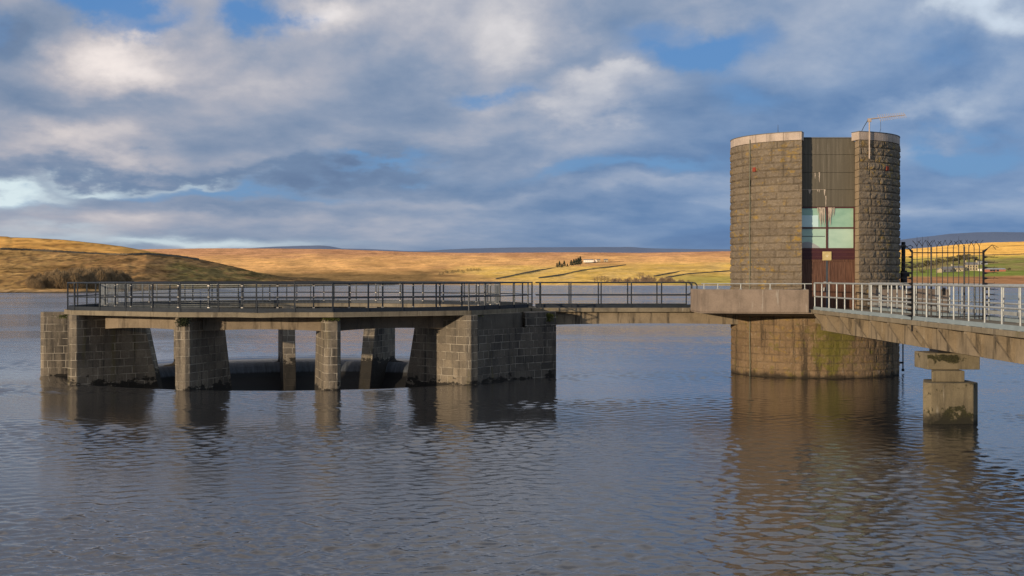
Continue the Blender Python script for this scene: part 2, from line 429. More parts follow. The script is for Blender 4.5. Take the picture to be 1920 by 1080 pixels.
w = bpy.data.worlds.new('World'); bpy.context.scene.world = w; w.use_nodes = True
def build_sky():
    t = NT(w.node_tree); t.n.clear()
    out = t.n.new('ShaderNodeOutputWorld'); bg = t.n.new('ShaderNodeBackground'); t.link(bg.outputs[0], out.inputs[0])
    sky = t.n.new('ShaderNodeTexSky'); sky.sky_type = 'NISHITA'; sky.sun_disc = False
    sky.sun_elevation = sun_el; sky.sun_rotation = math.atan2(SUNV.x, SUNV.y); sky.air_density = 1.0; sky.dust_density = .6; sky.ozone_density = 1.5
    d = t.vmath('NORMALIZE', t.n.new('ShaderNodeTexCoord').outputs['Generated'])
    x, y, z = t.sep(d)
    zc = t.math('MAXIMUM', z, 0.)
    az = t.math('ARCTAN2', x, y); el = t.math('ARCSINE', z)
    U0 = t.math('MULTIPLY', t.math('TANGENT', t.math('MAXIMUM', t.math('MINIMUM', az, 1.2), -1.2)), 2.5)
    V0 = t.math('MULTIPLY', t.math('TANGENT', el), 2.5)
    Uc = t.math('MULTIPLY', az, 2.5)
    Vl = t.math('MULTIPLY', t.math('LOGARITHM', t.math('ADD', t.math('MAXIMUM', V0, 0.), .16), math.e), .62)
    def CP(dx, dy, ax=1.): return t.comb(t.math('MULTIPLY', t.math('ADD', Uc, dx), ax), t.math('ADD', Vl, dy), 0.)
    # turbulence that drives every cloud edge
    wa = t.noise(CP(0, 0, .75), 6.5, 9, .56, 0); wb = t.noise(CP(7.3, 3.1, .75), 6.5, 9, .56, 0)
    wc = t.noise(CP(2.3, 9.1, .8), 2.2, 4, .5, 0); wd = t.noise(CP(4.3, 5.1, .8), 2.2, 4, .5, 0)
    low_ = t.maprange(V0, .02, .25, .35, 1.)
    U = t.math('ADD', U0, t.math('ADD', t.math('MULTIPLY', t.math('SUBTRACT', wa, .5), .34), t.math('MULTIPLY', t.math('SUBTRACT', wc, .5), .30)))
    V = t.math('ADD', V0, t.math('MULTIPLY', low_, t.math('ADD', t.math('MULTIPLY', t.math('SUBTRACT', wb, .5), .20), t.math('MULTIPLY', t.math('SUBTRACT', wd, .5), .12))))
    def blob(px_, py_, sx, sy, amp):
        u0 = (px_-960)/1000; v0 = (HZ-py_)/1000
        p_ = t.math('DIVIDE', t.math('SUBTRACT', U, u0), sx/1000); q_ = t.math('DIVIDE', t.math('SUBTRACT', V, v0), sy/1000)
        r2 = t.math('ADD', t.math('MULTIPLY', p_, p_), t.math('MULTIPLY', q_, q_))
        return t.math('MULTIPLY', t.math('EXPONENT', t.math('MULTIPLY', r2, -1)), amp)
    def total(lst):
        acc = None
        for k_ in lst:
            g_ = blob(*k_); acc = g_ if acc is None else t.math('ADD', acc, g_)
        return acc
    n1 = t.noise(CP(0, 0, .6), 3.2, 8, .52, .15); n1b = t.noise(CP(-.05, .06, .6), 3.2, 8, .52, .15)
    relief = t.math('SUBTRACT', n1, n1b)
    n2 = t.noise(CP(5, 2, .7), 11, 7, .6, .1)
    # openings of clear blue air
    gaps = total([(215,35,85,34,.95),(300,82,60,22,.5),(490,48,80,34,.75),(30,95,60,40,.35),(1275,108,110,30,.9),(1180,62,90,26,.35),(905,176,80,18,.5),
                  (1180,308,230,20,.65),(700,305,90,14,.7),(1860,300,110,34,.95),(1390,190,110,40,.45),(1430,80,70,40,.35),(420,352,260,14,.6),(20,380,110,14,.5),(1750,130,60,40,.3)])
    gaps = t.math('ADD', gaps, t.math('MULTIPLY', t.math('SUBTRACT', n2, .5), .5))
    high = t.math('MULTIPLY', t.maprange(V0, .60, .9, 0, .45), t.maprange(n1, .46, .62))
    clearf = t.maprange(t.math('MAXIMUM', gaps, high), .04, .72, 0, .95)
    # brightness of the cloud
    br_b = total([(245,125,110,46,.34),(330,155,60,24,.12),(45,40,70,34,.16),(440,130,150,40,.10),(600,30,70,40,.24),(540,170,220,60,.10),(860,60,230,70,.24),(980,95,80,34,.14),(700,30,90,40,.10),
                  (80,275,170,36,.20),(260,290,160,30,.07),(560,250,180,40,.06),(1080,172,130,30,.28),(1015,205,70,22,.12),(1130,150,70,16,.10),(1300,20,130,44,.17),(1560,40,130,60,.15),
                  (1795,24,80,40,.40),(1880,80,80,44,.34),(1800,226,170,26,.20),(1450,130,90,30,.08),(1880,180,60,40,.12),(480,410,420,24,.10),(900,365,260,14,.07),(1250,352,200,14,.09),(1780,400,160,18,.10),(1780,345,140,16,.08),(1100,400,200,14,.08),(1250,375,160,12,.06),(640,440,300,14,.05),
                  (90,120,120,34,-.16),(110,10,80,18,.02),(700,215,180,26,-.02),(160,205,160,22,-.05),(300,326,380,13,-.15),(1240,300,320,34,-.13),(1200,395,340,22,-.10),(1250,450,420,26,-.10),
                  (760,330,300,26,-.08),(1650,170,220,40,-.04),(1760,350,200,36,-.09),(420,385,220,10,-.06),(1480,260,120,50,-.08)])
    lum = t.math('ADD', t.math('ADD', .445, t.math('MULTIPLY', t.maprange(el, .16, .50), .36)), br_b)
    lum = t.math('ADD', lum, t.math('ADD', t.math('MULTIPLY', relief, 1.05), t.math('MULTIPLY', t.math('SUBTRACT', n2, .5), .2)))
    lum = t.math('ADD', t.math('MULTIPLY', t.math('SUBTRACT', lum, .46), 1.16), .45)
    cloud = t.ramp(lum, [(.10, (.12,.19,.33)), (.30, (.165,.25,.40)), (.46, (.26,.33,.46)), (.62, (.405,.435,.52)), (.78, (.60,.595,.63)), (1., (.86,.83,.83))])
    warm = t.maprange(U0, -.95, .1, 1, 0)
    cloud = t.mix(t.math('MULTIPLY', warm, .7), cloud, t.mix(1., cloud, (1.10, 1.0, .93), 'MULTIPLY'))
    cool = t.maprange(t.math('SUBTRACT', U0, V0), -.45, .45, 0, 1)
    cloud = t.mix(t.math('MULTIPLY', cool, .62), cloud, t.mix(1., cloud, (.70, .94, 1.16), 'MULTIPLY'))
    clear = t.mix(1., sky.outputs[0], (.043, .052, .075), 'MULTIPLY')
    blue = t.ramp(V0, [(.0, (.26,.40,.56)), (.12, (.17,.34,.60)), (.5, (.105,.275,.60))])
    clear = t.mix(.85, clear, blue)
    col = t.mix(clearf, cloud, clear)
    glow = total([(-20,376,80,18,.95),(60,366,80,14,.6),(180,346,70,9,.75),(330,338,90,6,.4),(90,436,120,10,.35),(330,452,200,10,.75),(480,458,120,7,.4)])
    col = t.mix(t.math('MINIMUM', t.math('MAXIMUM', glow, 0.), 1.), col, (.68, .80, .84))
    hz = t.maprange(V0, .0, .10, .45, 0)
    col = t.mix(hz, col, t.mix(t.maprange(U0, -.7, -.1), (.50,.54,.56), (.20,.255,.35)))
    below = t.maprange(z, -.02, .0)
    col = t.mix(below, (.06,.06,.06), col)
    t.put(bg.inputs['Color'], col); bg.inputs['Strength'].default_value = 1.0
build_sky()
w.cycles.sampling_method = 'MANUAL'; w.cycles.sample_map_resolution = 512

# ------------------------------------------------------------------ water
CX, CY, DEL = -9.0, 57.7, R(-.6)
def ring(r, th, z=None):
    a = th + DEL
    p = (CX + r*math.sin(a), CY - r*math.cos(a))
    return p if z is None else (p[0], p[1], z)
def waves(X, Y, STEP):
    """wind ripples: many short crossing wave trains, stronger and weaker in patches"""
    g = np.random.default_rng(11); Z = np.zeros_like(X); S = np.zeros_like(X)
    for k in range(96):
        lam = .13*(5.5 ** g.random()); th = g.normal(0, .75) + R(-78)
        kx, ky = 2*math.pi/lam*math.cos(th), 2*math.pi/lam*math.sin(th)
        slope = .0132*(lam/.4)**(-.2)
        vis = np.clip((lam/np.maximum(STEP, 1e-3)-2.2)/2.5, 0, 1)
        Z += vis*slope*lam/(2*math.pi)*np.sin(kx*X+ky*Y+g.random()*6.283)
    P = np.zeros_like(X)
    for k in range(22):
        lam = 6*(7.0**g.random()); th = g.normal(0, .5)+R(-82)
        P += np.sin(2*math.pi/lam*(math.cos(th)*X*.8+math.sin(th)*Y)+g.random()*6.283)
    P = P/ math.sqrt(11)
    return Z*np.clip(1.0+.48*P, .25, 1.9)
def fan_water():
    NR, NA = 1300, 1000
    r = 11*(250/11)**np.linspace(0, 1, NR); az = np.linspace(R(-31), R(31), NA)
    RR, AA = np.meshgrid(r, az, indexing='ij'); X = RR*np.sin(AA); Y = RR*np.cos(AA)
    Z = waves(X, Y, RR*math.log(250/11)/NR)
    d = np.hypot(X-CX, Y-CY)
    calm = np.clip((d-9.9)/1.6, 0, 1); Z *= .12+.88*calm
    # gentle draw-down over the sill
    Z -= .07*np.clip((10.95-d)/.45, 0, 1)
    edge = np.minimum.reduce([(250-RR)/50, (RR-11)/1.0, (AA-R(-31))/R(2), (R(31)-AA)/R(2)]); edge = np.clip(edge, 0, 1)
    Z = Z*edge - .14*(1-edge)
    V = np.stack([X, Y, Z], -1).reshape(-1, 3)
    i, j = np.meshgrid(np.arange(NR-1), np.arange(NA-1), indexing='ij'); q = (i*NA+j).ravel()
    Q = np.stack([q, q+1, q+NA+1, q+NA], -1)[:, ::-1]
    cen = V[Q].mean(1); keep = np.hypot(cen[:,0]-CX, cen[:,1]-CY) > 10.0
    return V, Q[keep]
def build_water():
    VF, QF = fan_water(); V = []; Fc = []
    N = 160
    prof = [(9.42,-.20),(9.5,-.155),(9.6,-.115),(9.95,-.045),(10.3,-.014),(10.6,-.01),(11.0,-.09)]
    b0 = 0
    for r, z in prof:
        for k in range(N):
            th = 2*math.pi*k/N; V.append((CX+r*math.sin(th), CY-r*math.cos(th), z))
    for j in range(len(prof)-1):
        for k in range(N):
            k2 = (k+1)%N; Fc.append((b0+j*N+k, b0+j*N+k2, b0+(j+1)*N+k2, b0+(j+1)*N+k))
    last = b0+(len(prof)-1)*N
    for r in (12, 40, 400, 9000):
        b = len(V)
        for k in range(N):
            th = 2*math.pi*k/N; V.append((CX+r*math.sin(th), CY-r*math.cos(th), -.12))
        for k in range(N):
            k2 = (k+1)%N; Fc.append((last+k, last+k2, b+k2, b+k))
        last = b
    m = bpy.data.meshes.new('water')
    F4 = np.concatenate([QF, np.array(Fc)+len(VF)]).astype(np.int32); V = np.concatenate([VF, np.array(V)]).astype(np.float32)
    m.vertices.add(len(V)); m.vertices.foreach_set('co', V.ravel())
    m.loops.add(F4.size); m.loops.foreach_set('vertex_index', F4.ravel())
    m.polygons.add(len(F4)); m.polygons.foreach_set('loop_start', np.arange(len(F4), dtype=np.int32)*4)
    m.polygons.foreach_set('use_smooth', np.ones(len(F4), dtype=bool))
    m.update(calc_edges=True); m.validate(); m.materials.append(M['water'])
    o = bpy.data.objects.new('water', m); C.objects.link(o); tag(o, kind='structure', label='rippled grey-blue reservoir water')
build_water()

# ------------------------------------------------------------------ spillway
RO = 10.5
SZ0, SZ1 = 2.60, 2.755          # slab
angs = [R(-15+30*k) for k in range(12)]       # -15, 15, 45 ...
spill = thing('overflow_spillway', 'round stone bellmouth spillway with radial piers under a ring deck', 'spillway', (CX, CY, 0))
def pier_mesh(RO):
    """axis along +x (outwards), thickness along y; inner end battered"""
    b = MB(); T = .30
    zs = [-3.0, -1.2, .2, 1.2, 2.60]
    rows = []
    for z in zs:
        ri = 7.85 - (2.6-z)*.24
        rows.append([(RO,-.17,z),(RO,.17,z),(RO-.13,T,z),(ri,T,z),(ri,-T,z),(RO-.13,-T,z)])
    vs = [p for r in rows for p in r]; n = 6; fs = []
    for j in range(len(zs)-1):
        for k in range(n): fs.append((j*n+k, j*n+(k+1)%n, (j+1)*n+(k+1)%n, (j+1)*n+k))
    fs.append(tuple(range(n))[::-1]); fs.append(tuple((len(zs)-1)*n+k for k in range(n)))
    b.add(vs, fs); return b
for k, th in enumerate(angs):
    pm = pier_mesh({10: 10.78, 11: 10.72, 2: 10.85}.get(k, RO)); a = th + DEL - math.pi/2
    ca, sa = math.cos(a), math.sin(a)
    pm.v = [(CX+x*ca-y*sa, CY+x*sa+y*ca, z) for x, y, z in pm.v]
    o = pm.build('pier', M['pier'], spill, bevel=.025)
# ring beams between piers, slightly arched soffit
for k in range(12):
    t0, t1 = angs[k], angs[k]+R(30); b = MB(); nseg = 14
    vs = []; fs = []
    gap = .31
    pA, pB = Vector(ring(9.5, t0)), Vector(ring(9.5, t1)); iA, iB = Vector(ring(9.0, t0)), Vector(ring(9.0, t1))
    dirv = (pB-pA).normalized()
    for i in range(nseg+1):
        s = i/nseg
        zb = 2.06 + .07*(1-(2*s-1)**2)
        o_ = pA + dirv*(gap + s*((pB-pA).length-2*gap)); i_ = iA + dirv*(gap + s*((iB-iA).length-2*gap))
        vs += [(o_.x,o_.y,zb),(o_.x,o_.y,2.598),(i_.x,i_.y,2.598),(i_.x,i_.y,zb)]
    for i in range(nseg):
        for q in range(4): fs.append((i*4+q, (i+1)*4+q, (i+1)*4+(q+1)%4, i*4+(q+1)%4))
    fs += [(0,1,2,3), tuple(nseg*4+q for q in (3,2,1,0))]
    b.add(vs, fs).build('ring_beam', M['ringbeam'], spill)
# deck outline (outer) and round opening
outer = [(-17.45,51.95),(-16.65,50.35)]
outer += [ring(10.68, angs[0]), ring(10.68, angs[1]), ring(10.68, angs[2])]
outer += [(.80,55.35),(1.0,57.35),(.2,60.2)]
outer += [ring(9.25, R(a)) for a in (122,150,180,210,238)] + [(-17.8,58.9)]
def deck():
    b = MB(); N = 72
    inner = [(CX+7.9*math.sin(2*math.pi*k/N), CY-7.9*math.cos(2*math.pi*k/N)) for k in range(N)]
    # radial resample of the outer polygon at the same angles
    def hit(th):
        d = Vector((math.sin(th), -math.cos(th))); best = None
        for i in range(len(outer)):
            p = Vector(outer[i])-Vector((CX,CY)); q = Vector(outer[(i+1)%len(outer)])-Vector((CX,CY)); e = q-p
            den = d.x*e.y - d.y*e.x
            if abs(den) < 1e-9: continue
            tt = (p.x*e.y-p.y*e.x)/den; ss = (p.x*d.y-p.y*d.x)/den
            if tt > 0 and -1e-6 <= ss <= 1+1e-6: best = tt if best is None else max(best, tt)
        return best or 9
    ths = sorted(set([2*math.pi*k/N for k in range(N)] + [math.atan2(p[0]-CX, -(p[1]-CY)) % (2*math.pi) for p in outer]))
    n = len(ths); vs = []
    for z in (SZ0, SZ1):
        for r in (0, 1):
            for th in ths:
                rr = 7.9 if r == 0 else hit(th)
                vs.append((CX+rr*math.sin(th), CY-rr*math.cos(th), z))
    fs = []
    for k in range(n):
        k2 = (k+1)%n
        fs += [(k2,k,n+k,n+k2), (2*n+k,2*n+k2,3*n+k2,3*n+k), (n+k,3*n+k,3*n+k2,n+k2)[::-1], (k,k2,2*n+k2,2*n+k)[::-1]]
    b.add(vs, fs)
    return b.build('deck_slab', M['slab'], spill, bevel=.02)
deck()
# crest funnel under the water film
def crest():
    N = 96; prof = [(10.9,-3),(10.45,-.6),(10.2,-.14),(9.75,-.13),(9.5,-.158),(9.3,-.27),(9.12,-.44),(9.02,-.62),(8.97,-.80),(8.9,-.95),(8.45,-1.24),(8.2,-1.8),(8.05,-2.8),(8.0,-7)]
    V = []; 
    for r, z in prof:
        for k in range(N):
            th = 2*math.pi*k/N; V.append((r*math.sin(th), -r*math.cos(th), z))
    Fc = gridfaces(N, len(prof), True)
    Fc.append([ (len(prof)-1)*N+k for k in range(N)])
    m = numpy_mesh('crest', np.array(V), Fc, M['crest'])
    o = bpy.data.objects.new('crest', m); C.objects.link(o); o.parent = spill
crest()
# right-hand abutment wall between two piers, carrying the footbridge
ab = MB()
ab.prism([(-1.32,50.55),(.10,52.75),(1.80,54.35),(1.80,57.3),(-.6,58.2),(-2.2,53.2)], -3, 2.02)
ab.build('abutment_wall', M['pier_shaded'], spill, bevel=.02)
MB().prism([(.52,53.16),(1.80,54.35),(1.80,57.3),(.2,57.6)], 2.022, 2.62).build('abutment_wall', M['pier_shaded'], spill, bevel=.02)
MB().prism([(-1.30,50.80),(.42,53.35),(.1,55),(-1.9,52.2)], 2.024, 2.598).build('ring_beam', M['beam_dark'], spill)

# --- railings
def seg_points(poly, spacing):
    pts = []
    for p, q in zip(poly, poly[1:]):
        p = Vector(p); q = Vector(q); L = (q-p).length; n = max(1, round(L/spacing))
        for i in range(n): pts.append((p+(q-p)*(i/n), math.atan2((q-p).y, (q-p).x)))
    pts.append((Vector(poly[-1]), pts[-1][1])); return pts
post_b = MB().box(-.024,.024,-.024,.024,0,1.05)
post_b.box(-.045,.045,-.06,.06,0,.015).tube((0,0,1.02),(0,0,1.075),.032,n=8)
post_m = post_b.mesh('post', M['darkrail'])
def railing(name, label, poly, z0, group=None, mid=.53, kick=.15, sp=1.27, r=.024, mats=('darkrail','darkrail'), pm=None, top=1.05):
    c = Vector(poly[0]); t = thing(name, label, 'railing', (c.x, c.y, z0), group)
    for p, a in seg_points(poly, sp): place(pm or post_m, 'post', t, (p.x, p.y, z0), a)
    tb = MB(); mb = MB(); kb = MB()
    for p, q in zip(poly, poly[1:]):
        tb.tube((*p, z0+top), (*q, z0+top), r*1.15, n=8); mb.tube((*p, z0+mid), (*q, z0+mid), r*.95, n=8)
        kb.bar((*p, z0+kick/2+.012), (*q, z0+kick/2+.012), .012, kick)
    tb.build('top_rail', M[mats[0]], t); mb.build('mid_rail', M[mats[0]], t)
    if kick: kb.build('kick_plate', M[mats[1]], t)
    return t
def inset(poly, d=.14):
    out = []
    for x, y in poly:
        v = Vector((x-CX, y-CY)); v = v*(1-d/v.length); out.append((CX+v.x, CY+v.y))
    return out
front = inset(outer[:6])
railing('deck_railing', 'dark grey railing along the front outer edge of the spillway deck', front, SZ1)
backp = inset(outer[6:] + [outer[0]])
railing('deck_railing', 'dark grey railing around the far outer edge of the spillway deck', backp, SZ1)
# inner guard of mesh panels around the opening
mesh_t = thing('mesh_guard', 'ring of wire mesh guard panels around the spillway opening', 'mesh guard', (CX, CY, SZ1))
NP = 40; RM = 8.42
for k in range(NP):
    a0, a1 = 2*math.pi*k/NP+.05, 2*math.pi*(k+1)/NP+.05
    p, q = Vector(ring(RM, a0)), Vector(ring(RM, a1)); d = (q-p).normalized(); L = (q-p).length
    mb = MB(); p0 = p + d*.06; L2 = L-.12
    nv = 24
    for i in range(nv+1):
        c = p0 + d*(L2*i/nv); mb.bar((c.x,c.y,SZ1+.10),(c.x,c.y,SZ1+1.0), .0035, .0035)
    for i in range(13):
        z = SZ1+.10+.9*i/12; wdt = .010 if i in (0, 12) else .0035
        e = p0 + d*L2; mb.bar((p0.x,p0.y,z),(e.x,e.y,z), wdt, wdt)
    mb.build('mesh_panel', M['wire'], mesh_t)
    po = place(post_m, 'post', mesh_t, (p.x,p.y,SZ1), a0)
    if k == 0: clip_m = MB().box(-.04,.04,-.032,.032,-.016,.016).mesh('clip', M['clip'])
    for z in (.14, .52, .95):
        co = place(clip_m, 'clip', None, (0,0,z)); co.parent = po
tb = MB(); mb = MB(); kb = MB()
for k in range(NP):
    a0, a1 = 2*math.pi*k/NP+.05, 2*math.pi*(k+1)/NP+.05
    tb.tube(ring(RM,a0,SZ1+1.05), ring(RM,a1,SZ1+1.05), .027, n=8); mb.tube(ring(RM,a0,SZ1+.53), ring(RM,a1,SZ1+.53), .022, n=8)
    kb.bar(ring(RM,a0,SZ1+.06), ring(RM,a1,SZ1+.06), .012, .12)
tb.build('top_rail', M['darkrail'], mesh_t); mb.build('mid_rail', M['darkrail'], mesh_t); kb.build('kick_plate', M['darkrail'], mesh_t)

# ------------------------------------------------------------------ footbridge to the tower
fb = thing('footbridge', 'slim concrete footbridge from the spillway to the round tower', 'footbridge', (4.5, 56.3, 2.06))
MB().box(.82,7.40,55.30,57.25,2.58,2.757).build('deck_slab', M['slab'], fb, bevel=.02)
bb = MB(); vs = []; fs = []
for i in range(21):
    s = i/20; xx = 1.80 + s*(9.9-1.80); zb = 2.045 + .06*(1-(2*s-1)**2)
    vs += [(xx,55.52,zb),(xx,55.52,2.578),(xx,57.05,2.578),(xx,57.05,zb)]
for i in range(20):
    for q in range(4): fs.append((i*4+q, (i+1)*4+q, (i+1)*4+(q+1)%4, i*4+(q+1)%4))
fs += [(0,1,2,3),(83,82,81,80)]
bb.add(vs, fs).build('beam', M['beam'], fb)
def bridge_rail(name, label, y):
    t = thing(name, label, 'railing', (1.19, y, 2.757))
    for k in range(6): place(post_m, 'post', t, (1.19+1.256*k, y, 2.757))
    MB().path([(1.0,y,3.807),(7.47,y,3.807),(7.62,y,3.78),(7.68,y,3.70),(7.68,y,3.40),(7.62,y,3.31),(7.5,y,3.285)], .026, 8).build('top_rail', M['darkrail'], t)
    MB().tube((1.0,y,3.285),(7.5,y,3.285),.022,n=8).build('mid_rail', M['darkrail'], t)
    MB().box(1.0,7.5,y-.006,y+.006,2.765,2.90).build('kick_plate', M['darkrail'], t)
bridge_rail('footbridge_railing', 'dark grey railing on the near side of the slim footbridge', 55.38)
bridge_rail('footbridge_railing', 'dark grey railing on the far side of the slim footbridge', 57.17)

# ------------------------------------------------------------------ valve tower
TX, TY, TR = 12.77, 56.37, 3.47
GX0, GX1, PY = 11.55, 13.80, 53.66
tower = thing('valve_tower', 'round rock-faced stone tower with a recessed metal and glass front', 'tower', (TX, TY, 0))
def rock_wall(name, th0, th1, z0, nrow, h, blen, bulge, mat, seed, dt=.028, closed=False):
    """th from the front (-Y) towards +X"""
    rr = random.Random(seed)
    nu = int(abs(th1-th0)*TR/dt)+1; per = 10; nv = nrow*per+1
    th = np.linspace(th0, th1, nu); 
    if closed: th = th[:-1]; nu -= 1
    V = np.zeros((nv*nu, 3)); Cc = np.zeros((nv*nu, 3)); i = 0
    rows = []
    for r in range(nrow):
        L = [min(th0,th1)-rr.random()*blen/TR]
        while L[-1] < max(th0,th1): L.append(L[-1] + blen*(.55+.9*rr.random())/TR)
        rows.append((np.array(L), [rr.random() for _ in L], [rr.random() for _ in L]))
    for j in range(nv):
        zz = z0 + j*h/per; r = min(j//per, nrow-1); fv = (j - r*per)/per
        L, rnd, rnd2 = rows[r]
        for k in range(nu):
            idx = int(np.searchsorted(L, th[k]))-1; idx = max(0, min(idx, len(L)-2))
            du = min(th[k]-L[idx], L[idx+1]-th[k])*TR
            dv = min(fv, 1-fv)*h
            e = min(1, max(0, min(du/.035, dv/.04)))
            e = e*e*(3-2*e)
            nz = mn.noise((th[k]*TR*5.5, zz*7.5, seed+idx*3.1))*.55 + mn.noise((th[k]*TR*13, zz*15, seed))*.35 + mn.noise((th[k]*TR*29, zz*31, seed))*.2
            off = e*(bulge*(.75+.5*rnd2[idx]) + nz*bulge*1.25)
            rad = TR - .03 + off
            V[i] = (TX+rad*math.sin(th[k])-TX, -rad*math.cos(th[k]), zz); Cc[i] = (rnd[idx], 1-e, min(1,max(0,off/(bulge*1.6)))); i += 1
    fc = gridfaces(nu, nv, closed)
    if th1 < th0: fc = [f[::-1] for f in fc]
    m = numpy_mesh(name, V, fc, mat); set_col(m, Cc)
    o = bpy.data.objects.new(name, m); C.objects.link(o); o.parent = tower; return o
HW = (GX1-GX0)/2; thg0 = math.asin((GX0-TX)/TR); thg1 = math.asin((GX1-TX)/TR)
rock_wall('wall', -math.pi+.0, thg0, 2.76, 23, .2930, 1.0, .050, M['rock_up'], 3)
rock_wall('wall', thg1, math.pi+.0, 2.76, 23, .2930, .85, .046, M['rock_up'], 5)
rock_wall('base_wall', -math.pi, math.pi, -.9, 12, .30, .66, .026, M['rock_low'], 9, closed=True)
# jambs of the recess
for xj, s in ((GX0,-1),(GX1,1)):
    yc = TY - math.sqrt(TR**2-(xj-TX)**2)
    jb = MB()
    for r in range(23):
        z = 2.76+.293*r
        if s > 0: jb.box(xj, xj+.05, yc+.02, PY+.25, z+.006, z+.287)
        else: jb.box(xj-.05, xj, yc+.02, PY+.25, z+.006, z+.287)
    jb.build('jamb', M['jamb'], tower, bevel=.012)
def arc_prism(th0, th1, r0, r1, z0, z1, n=40):
    b = MB(); vs = []
    for i in range(n+1):
        th = th0+(th1-th0)*i/n; s, c = math.sin(th), -math.cos(th)
        vs += [(TX+r0*s,TY+r0*c,z0),(TX+r1*s,TY+r1*c,z0),(TX+r1*s,TY+r1*c,z1),(TX+r0*s,TY+r0*c,z1)]
    fs = []
    for i in range(n):
        for q in range(4): fs.append((i*4+q, i*4+(q+1)%4, (i+1)*4+(q+1)%4, (i+1)*4+q))
    fs += [(3,2,1,0), tuple(n*4+q for q in (0,1,2,3))]
    return b.add(vs, fs)
CZ0, CZ1 = 9.50, 9.82
def coping(tha, thb, nst):
    # separate coping stones with fine open joints
    b = MB(); d = (thb-tha)/nst
    for i in range(nst):
        a = arc_prism(tha+d*i+.0012, tha+d*(i+1)-.0012, TR-.55, TR+.015, CZ0, CZ1, 6); b.add(a.v, a.f)
    b.build('coping', M['coping'], tower, bevel=.012)
    arc_prism(tha, thb, TR-.56, TR+.03, CZ1+.001, CZ1+.028, 40).build('coping_flashing', M['lead'], tower)
coping(-math.pi+.002, thg0, 13); coping(thg1, math.pi-.002, 13)
MB().prism([(TX+(TR-.4)*math.sin(2*math.pi*k/48), TY-(TR-.4)*math.cos(2*math.pi*k/48)) for k in range(48) if TY-(TR-.4)*math.cos(2*math.pi*k/48) > PY+.2], 9.2, 9.45).build('roof', M['lead'], tower)
# cladding panels, in four lifts and two columns
XM = (GX0+GX1)/2
zs = [6.86, 7.55, 8.24, 8.96, 9.62]
for za, zb in zip(zs, zs[1:]):
    for xa, xb in ((GX0+.01, XM-.004), (XM+.004, GX1-.01)):
        MB().box(xa, xb, PY, PY+.06, za+.005, zb-.005).build('cladding_panel', M['clad'], tower, bevel=.004)
MB().box(GX0+.005, GX1-.005, PY-.03, PY+.3, 9.622, 9.66).build('flashing', M['lead'], tower)
MB().box(GX0+.002, GX1-.002, PY+.085, PY+.25, 2.76, 9.615).build('backing', M['openings'], tower)
# window
win = MB()
wz0, wzm, wz1 = 5.15, 6.01, 6.855; fw = .055
for xa, xb in ((GX0+.004, GX0+.004+fw), (XM-.035, XM+.035), (GX1-.004-fw, GX1-.004)): win.box(xa, xb, PY-.015, PY+.06, wz0, wz1)
for za, zb in ((wz0, wz0+.05), (wzm-.03, wzm+.03), (wz1-.05, wz1)):
    win.box(GX0+.004+fw, XM-.035, PY-.012, PY+.06, za, zb); win.box(XM+.035, GX1-.004-fw, PY-.012, PY+.06, za, zb)
wo = win.build('window', M['frame'], tower)
def sub(b, name, mat, par, **k):
    o = b.build(name, mat, tower, **k); o.parent = par; return o
xs_ = [(GX0+.06, XM-.037), (XM+.037, GX1-.06)]
sub(MB().box(*xs_[0], PY+.02, PY+.03, wzm+.031, 6.803), 'pane', M['pane'], wo)
sub(MB().box(*xs_[1], PY+.02, PY+.03, wzm+.031, 6.803), 'pane', M['pane'], wo)
sub(MB().box(*xs_[0], PY+.02, PY+.03, wz0+.051, wzm-.031), 'pane', M['pane_low'], wo)
sub(MB().box(*xs_[1], PY+.02, PY+.03, wz0+.051, wzm-.031), 'pane', M['pane_low'], wo)
sub(MB().box(xs_[0][0]+.01, xs_[0][0]+.72, PY+.012, PY+.018, wzm+.04, 6.52), 'blind', M['pane_pale'], wo)
sub(MB().box(xs_[0][0]+.04, xs_[0][1]-.04, PY+.010, PY+.018, 5.66, 5.685), 'glazing_bar', M['strip'], wo)
arcp = [(xs_[0][0]+.02+.78*s/14, 5.21+.24*math.sin(math.pi*(.25+.75*s/14))) for s in range(15)]
ab_ = MB(); n_ = len(arcp)
ab_.add([(x, PY+.014, z) for x, z in arcp]+[(x, PY+.014, 5.205) for x, z in arcp], [(i, n_+i, n_+i+1, i+1) for i in range(n_-1)])
sub(ab_, 'hill_reflection', M['greysheet'], wo)  # arc of hill mirrored in the pane, drawn as a grey sheet
# fascia, plaque
MB().box(GX0+.004, GX1-.004, PY-.01, PY+.06, 4.745, 5.149).build('fascia', M['fascia'], tower, bevel=.006)
MB().box(GX0+.004, GX1-.004, PY-.025, PY-.011, 5.02, 5.06).build('fascia_moulding', M['frame'], tower)
MB().box(GX0+.004, GX1-.004, PY-.025, PY-.011, 4.83, 4.86).build('fascia_moulding', M['frame'], tower)
pq = MB().box(XM-.19, XM+.17, PY-.06, PY-.026, 4.70, 5.06).build('plaque', M['plaque'], tower, bevel=.01)
em = MB()
for k in range(5):
    a = R(90+72*k); em.add([(XM-.01, PY-.064, 4.88), (XM-.01+.075*math.cos(a), PY-.062, 4.88+.075*math.sin(a)), (XM-.01+.035*math.cos(a+R(36)), PY-.062, 4.88+.035*math.sin(a+R(36))), (XM-.01+.035*math.cos(a-R(36)), PY-.062, 4.88+.035*math.sin(a-R(36)))], [(0,1,2),(0,3,1)])
o = em.build('emblem', M['plaque2'], tower); o.parent = pq
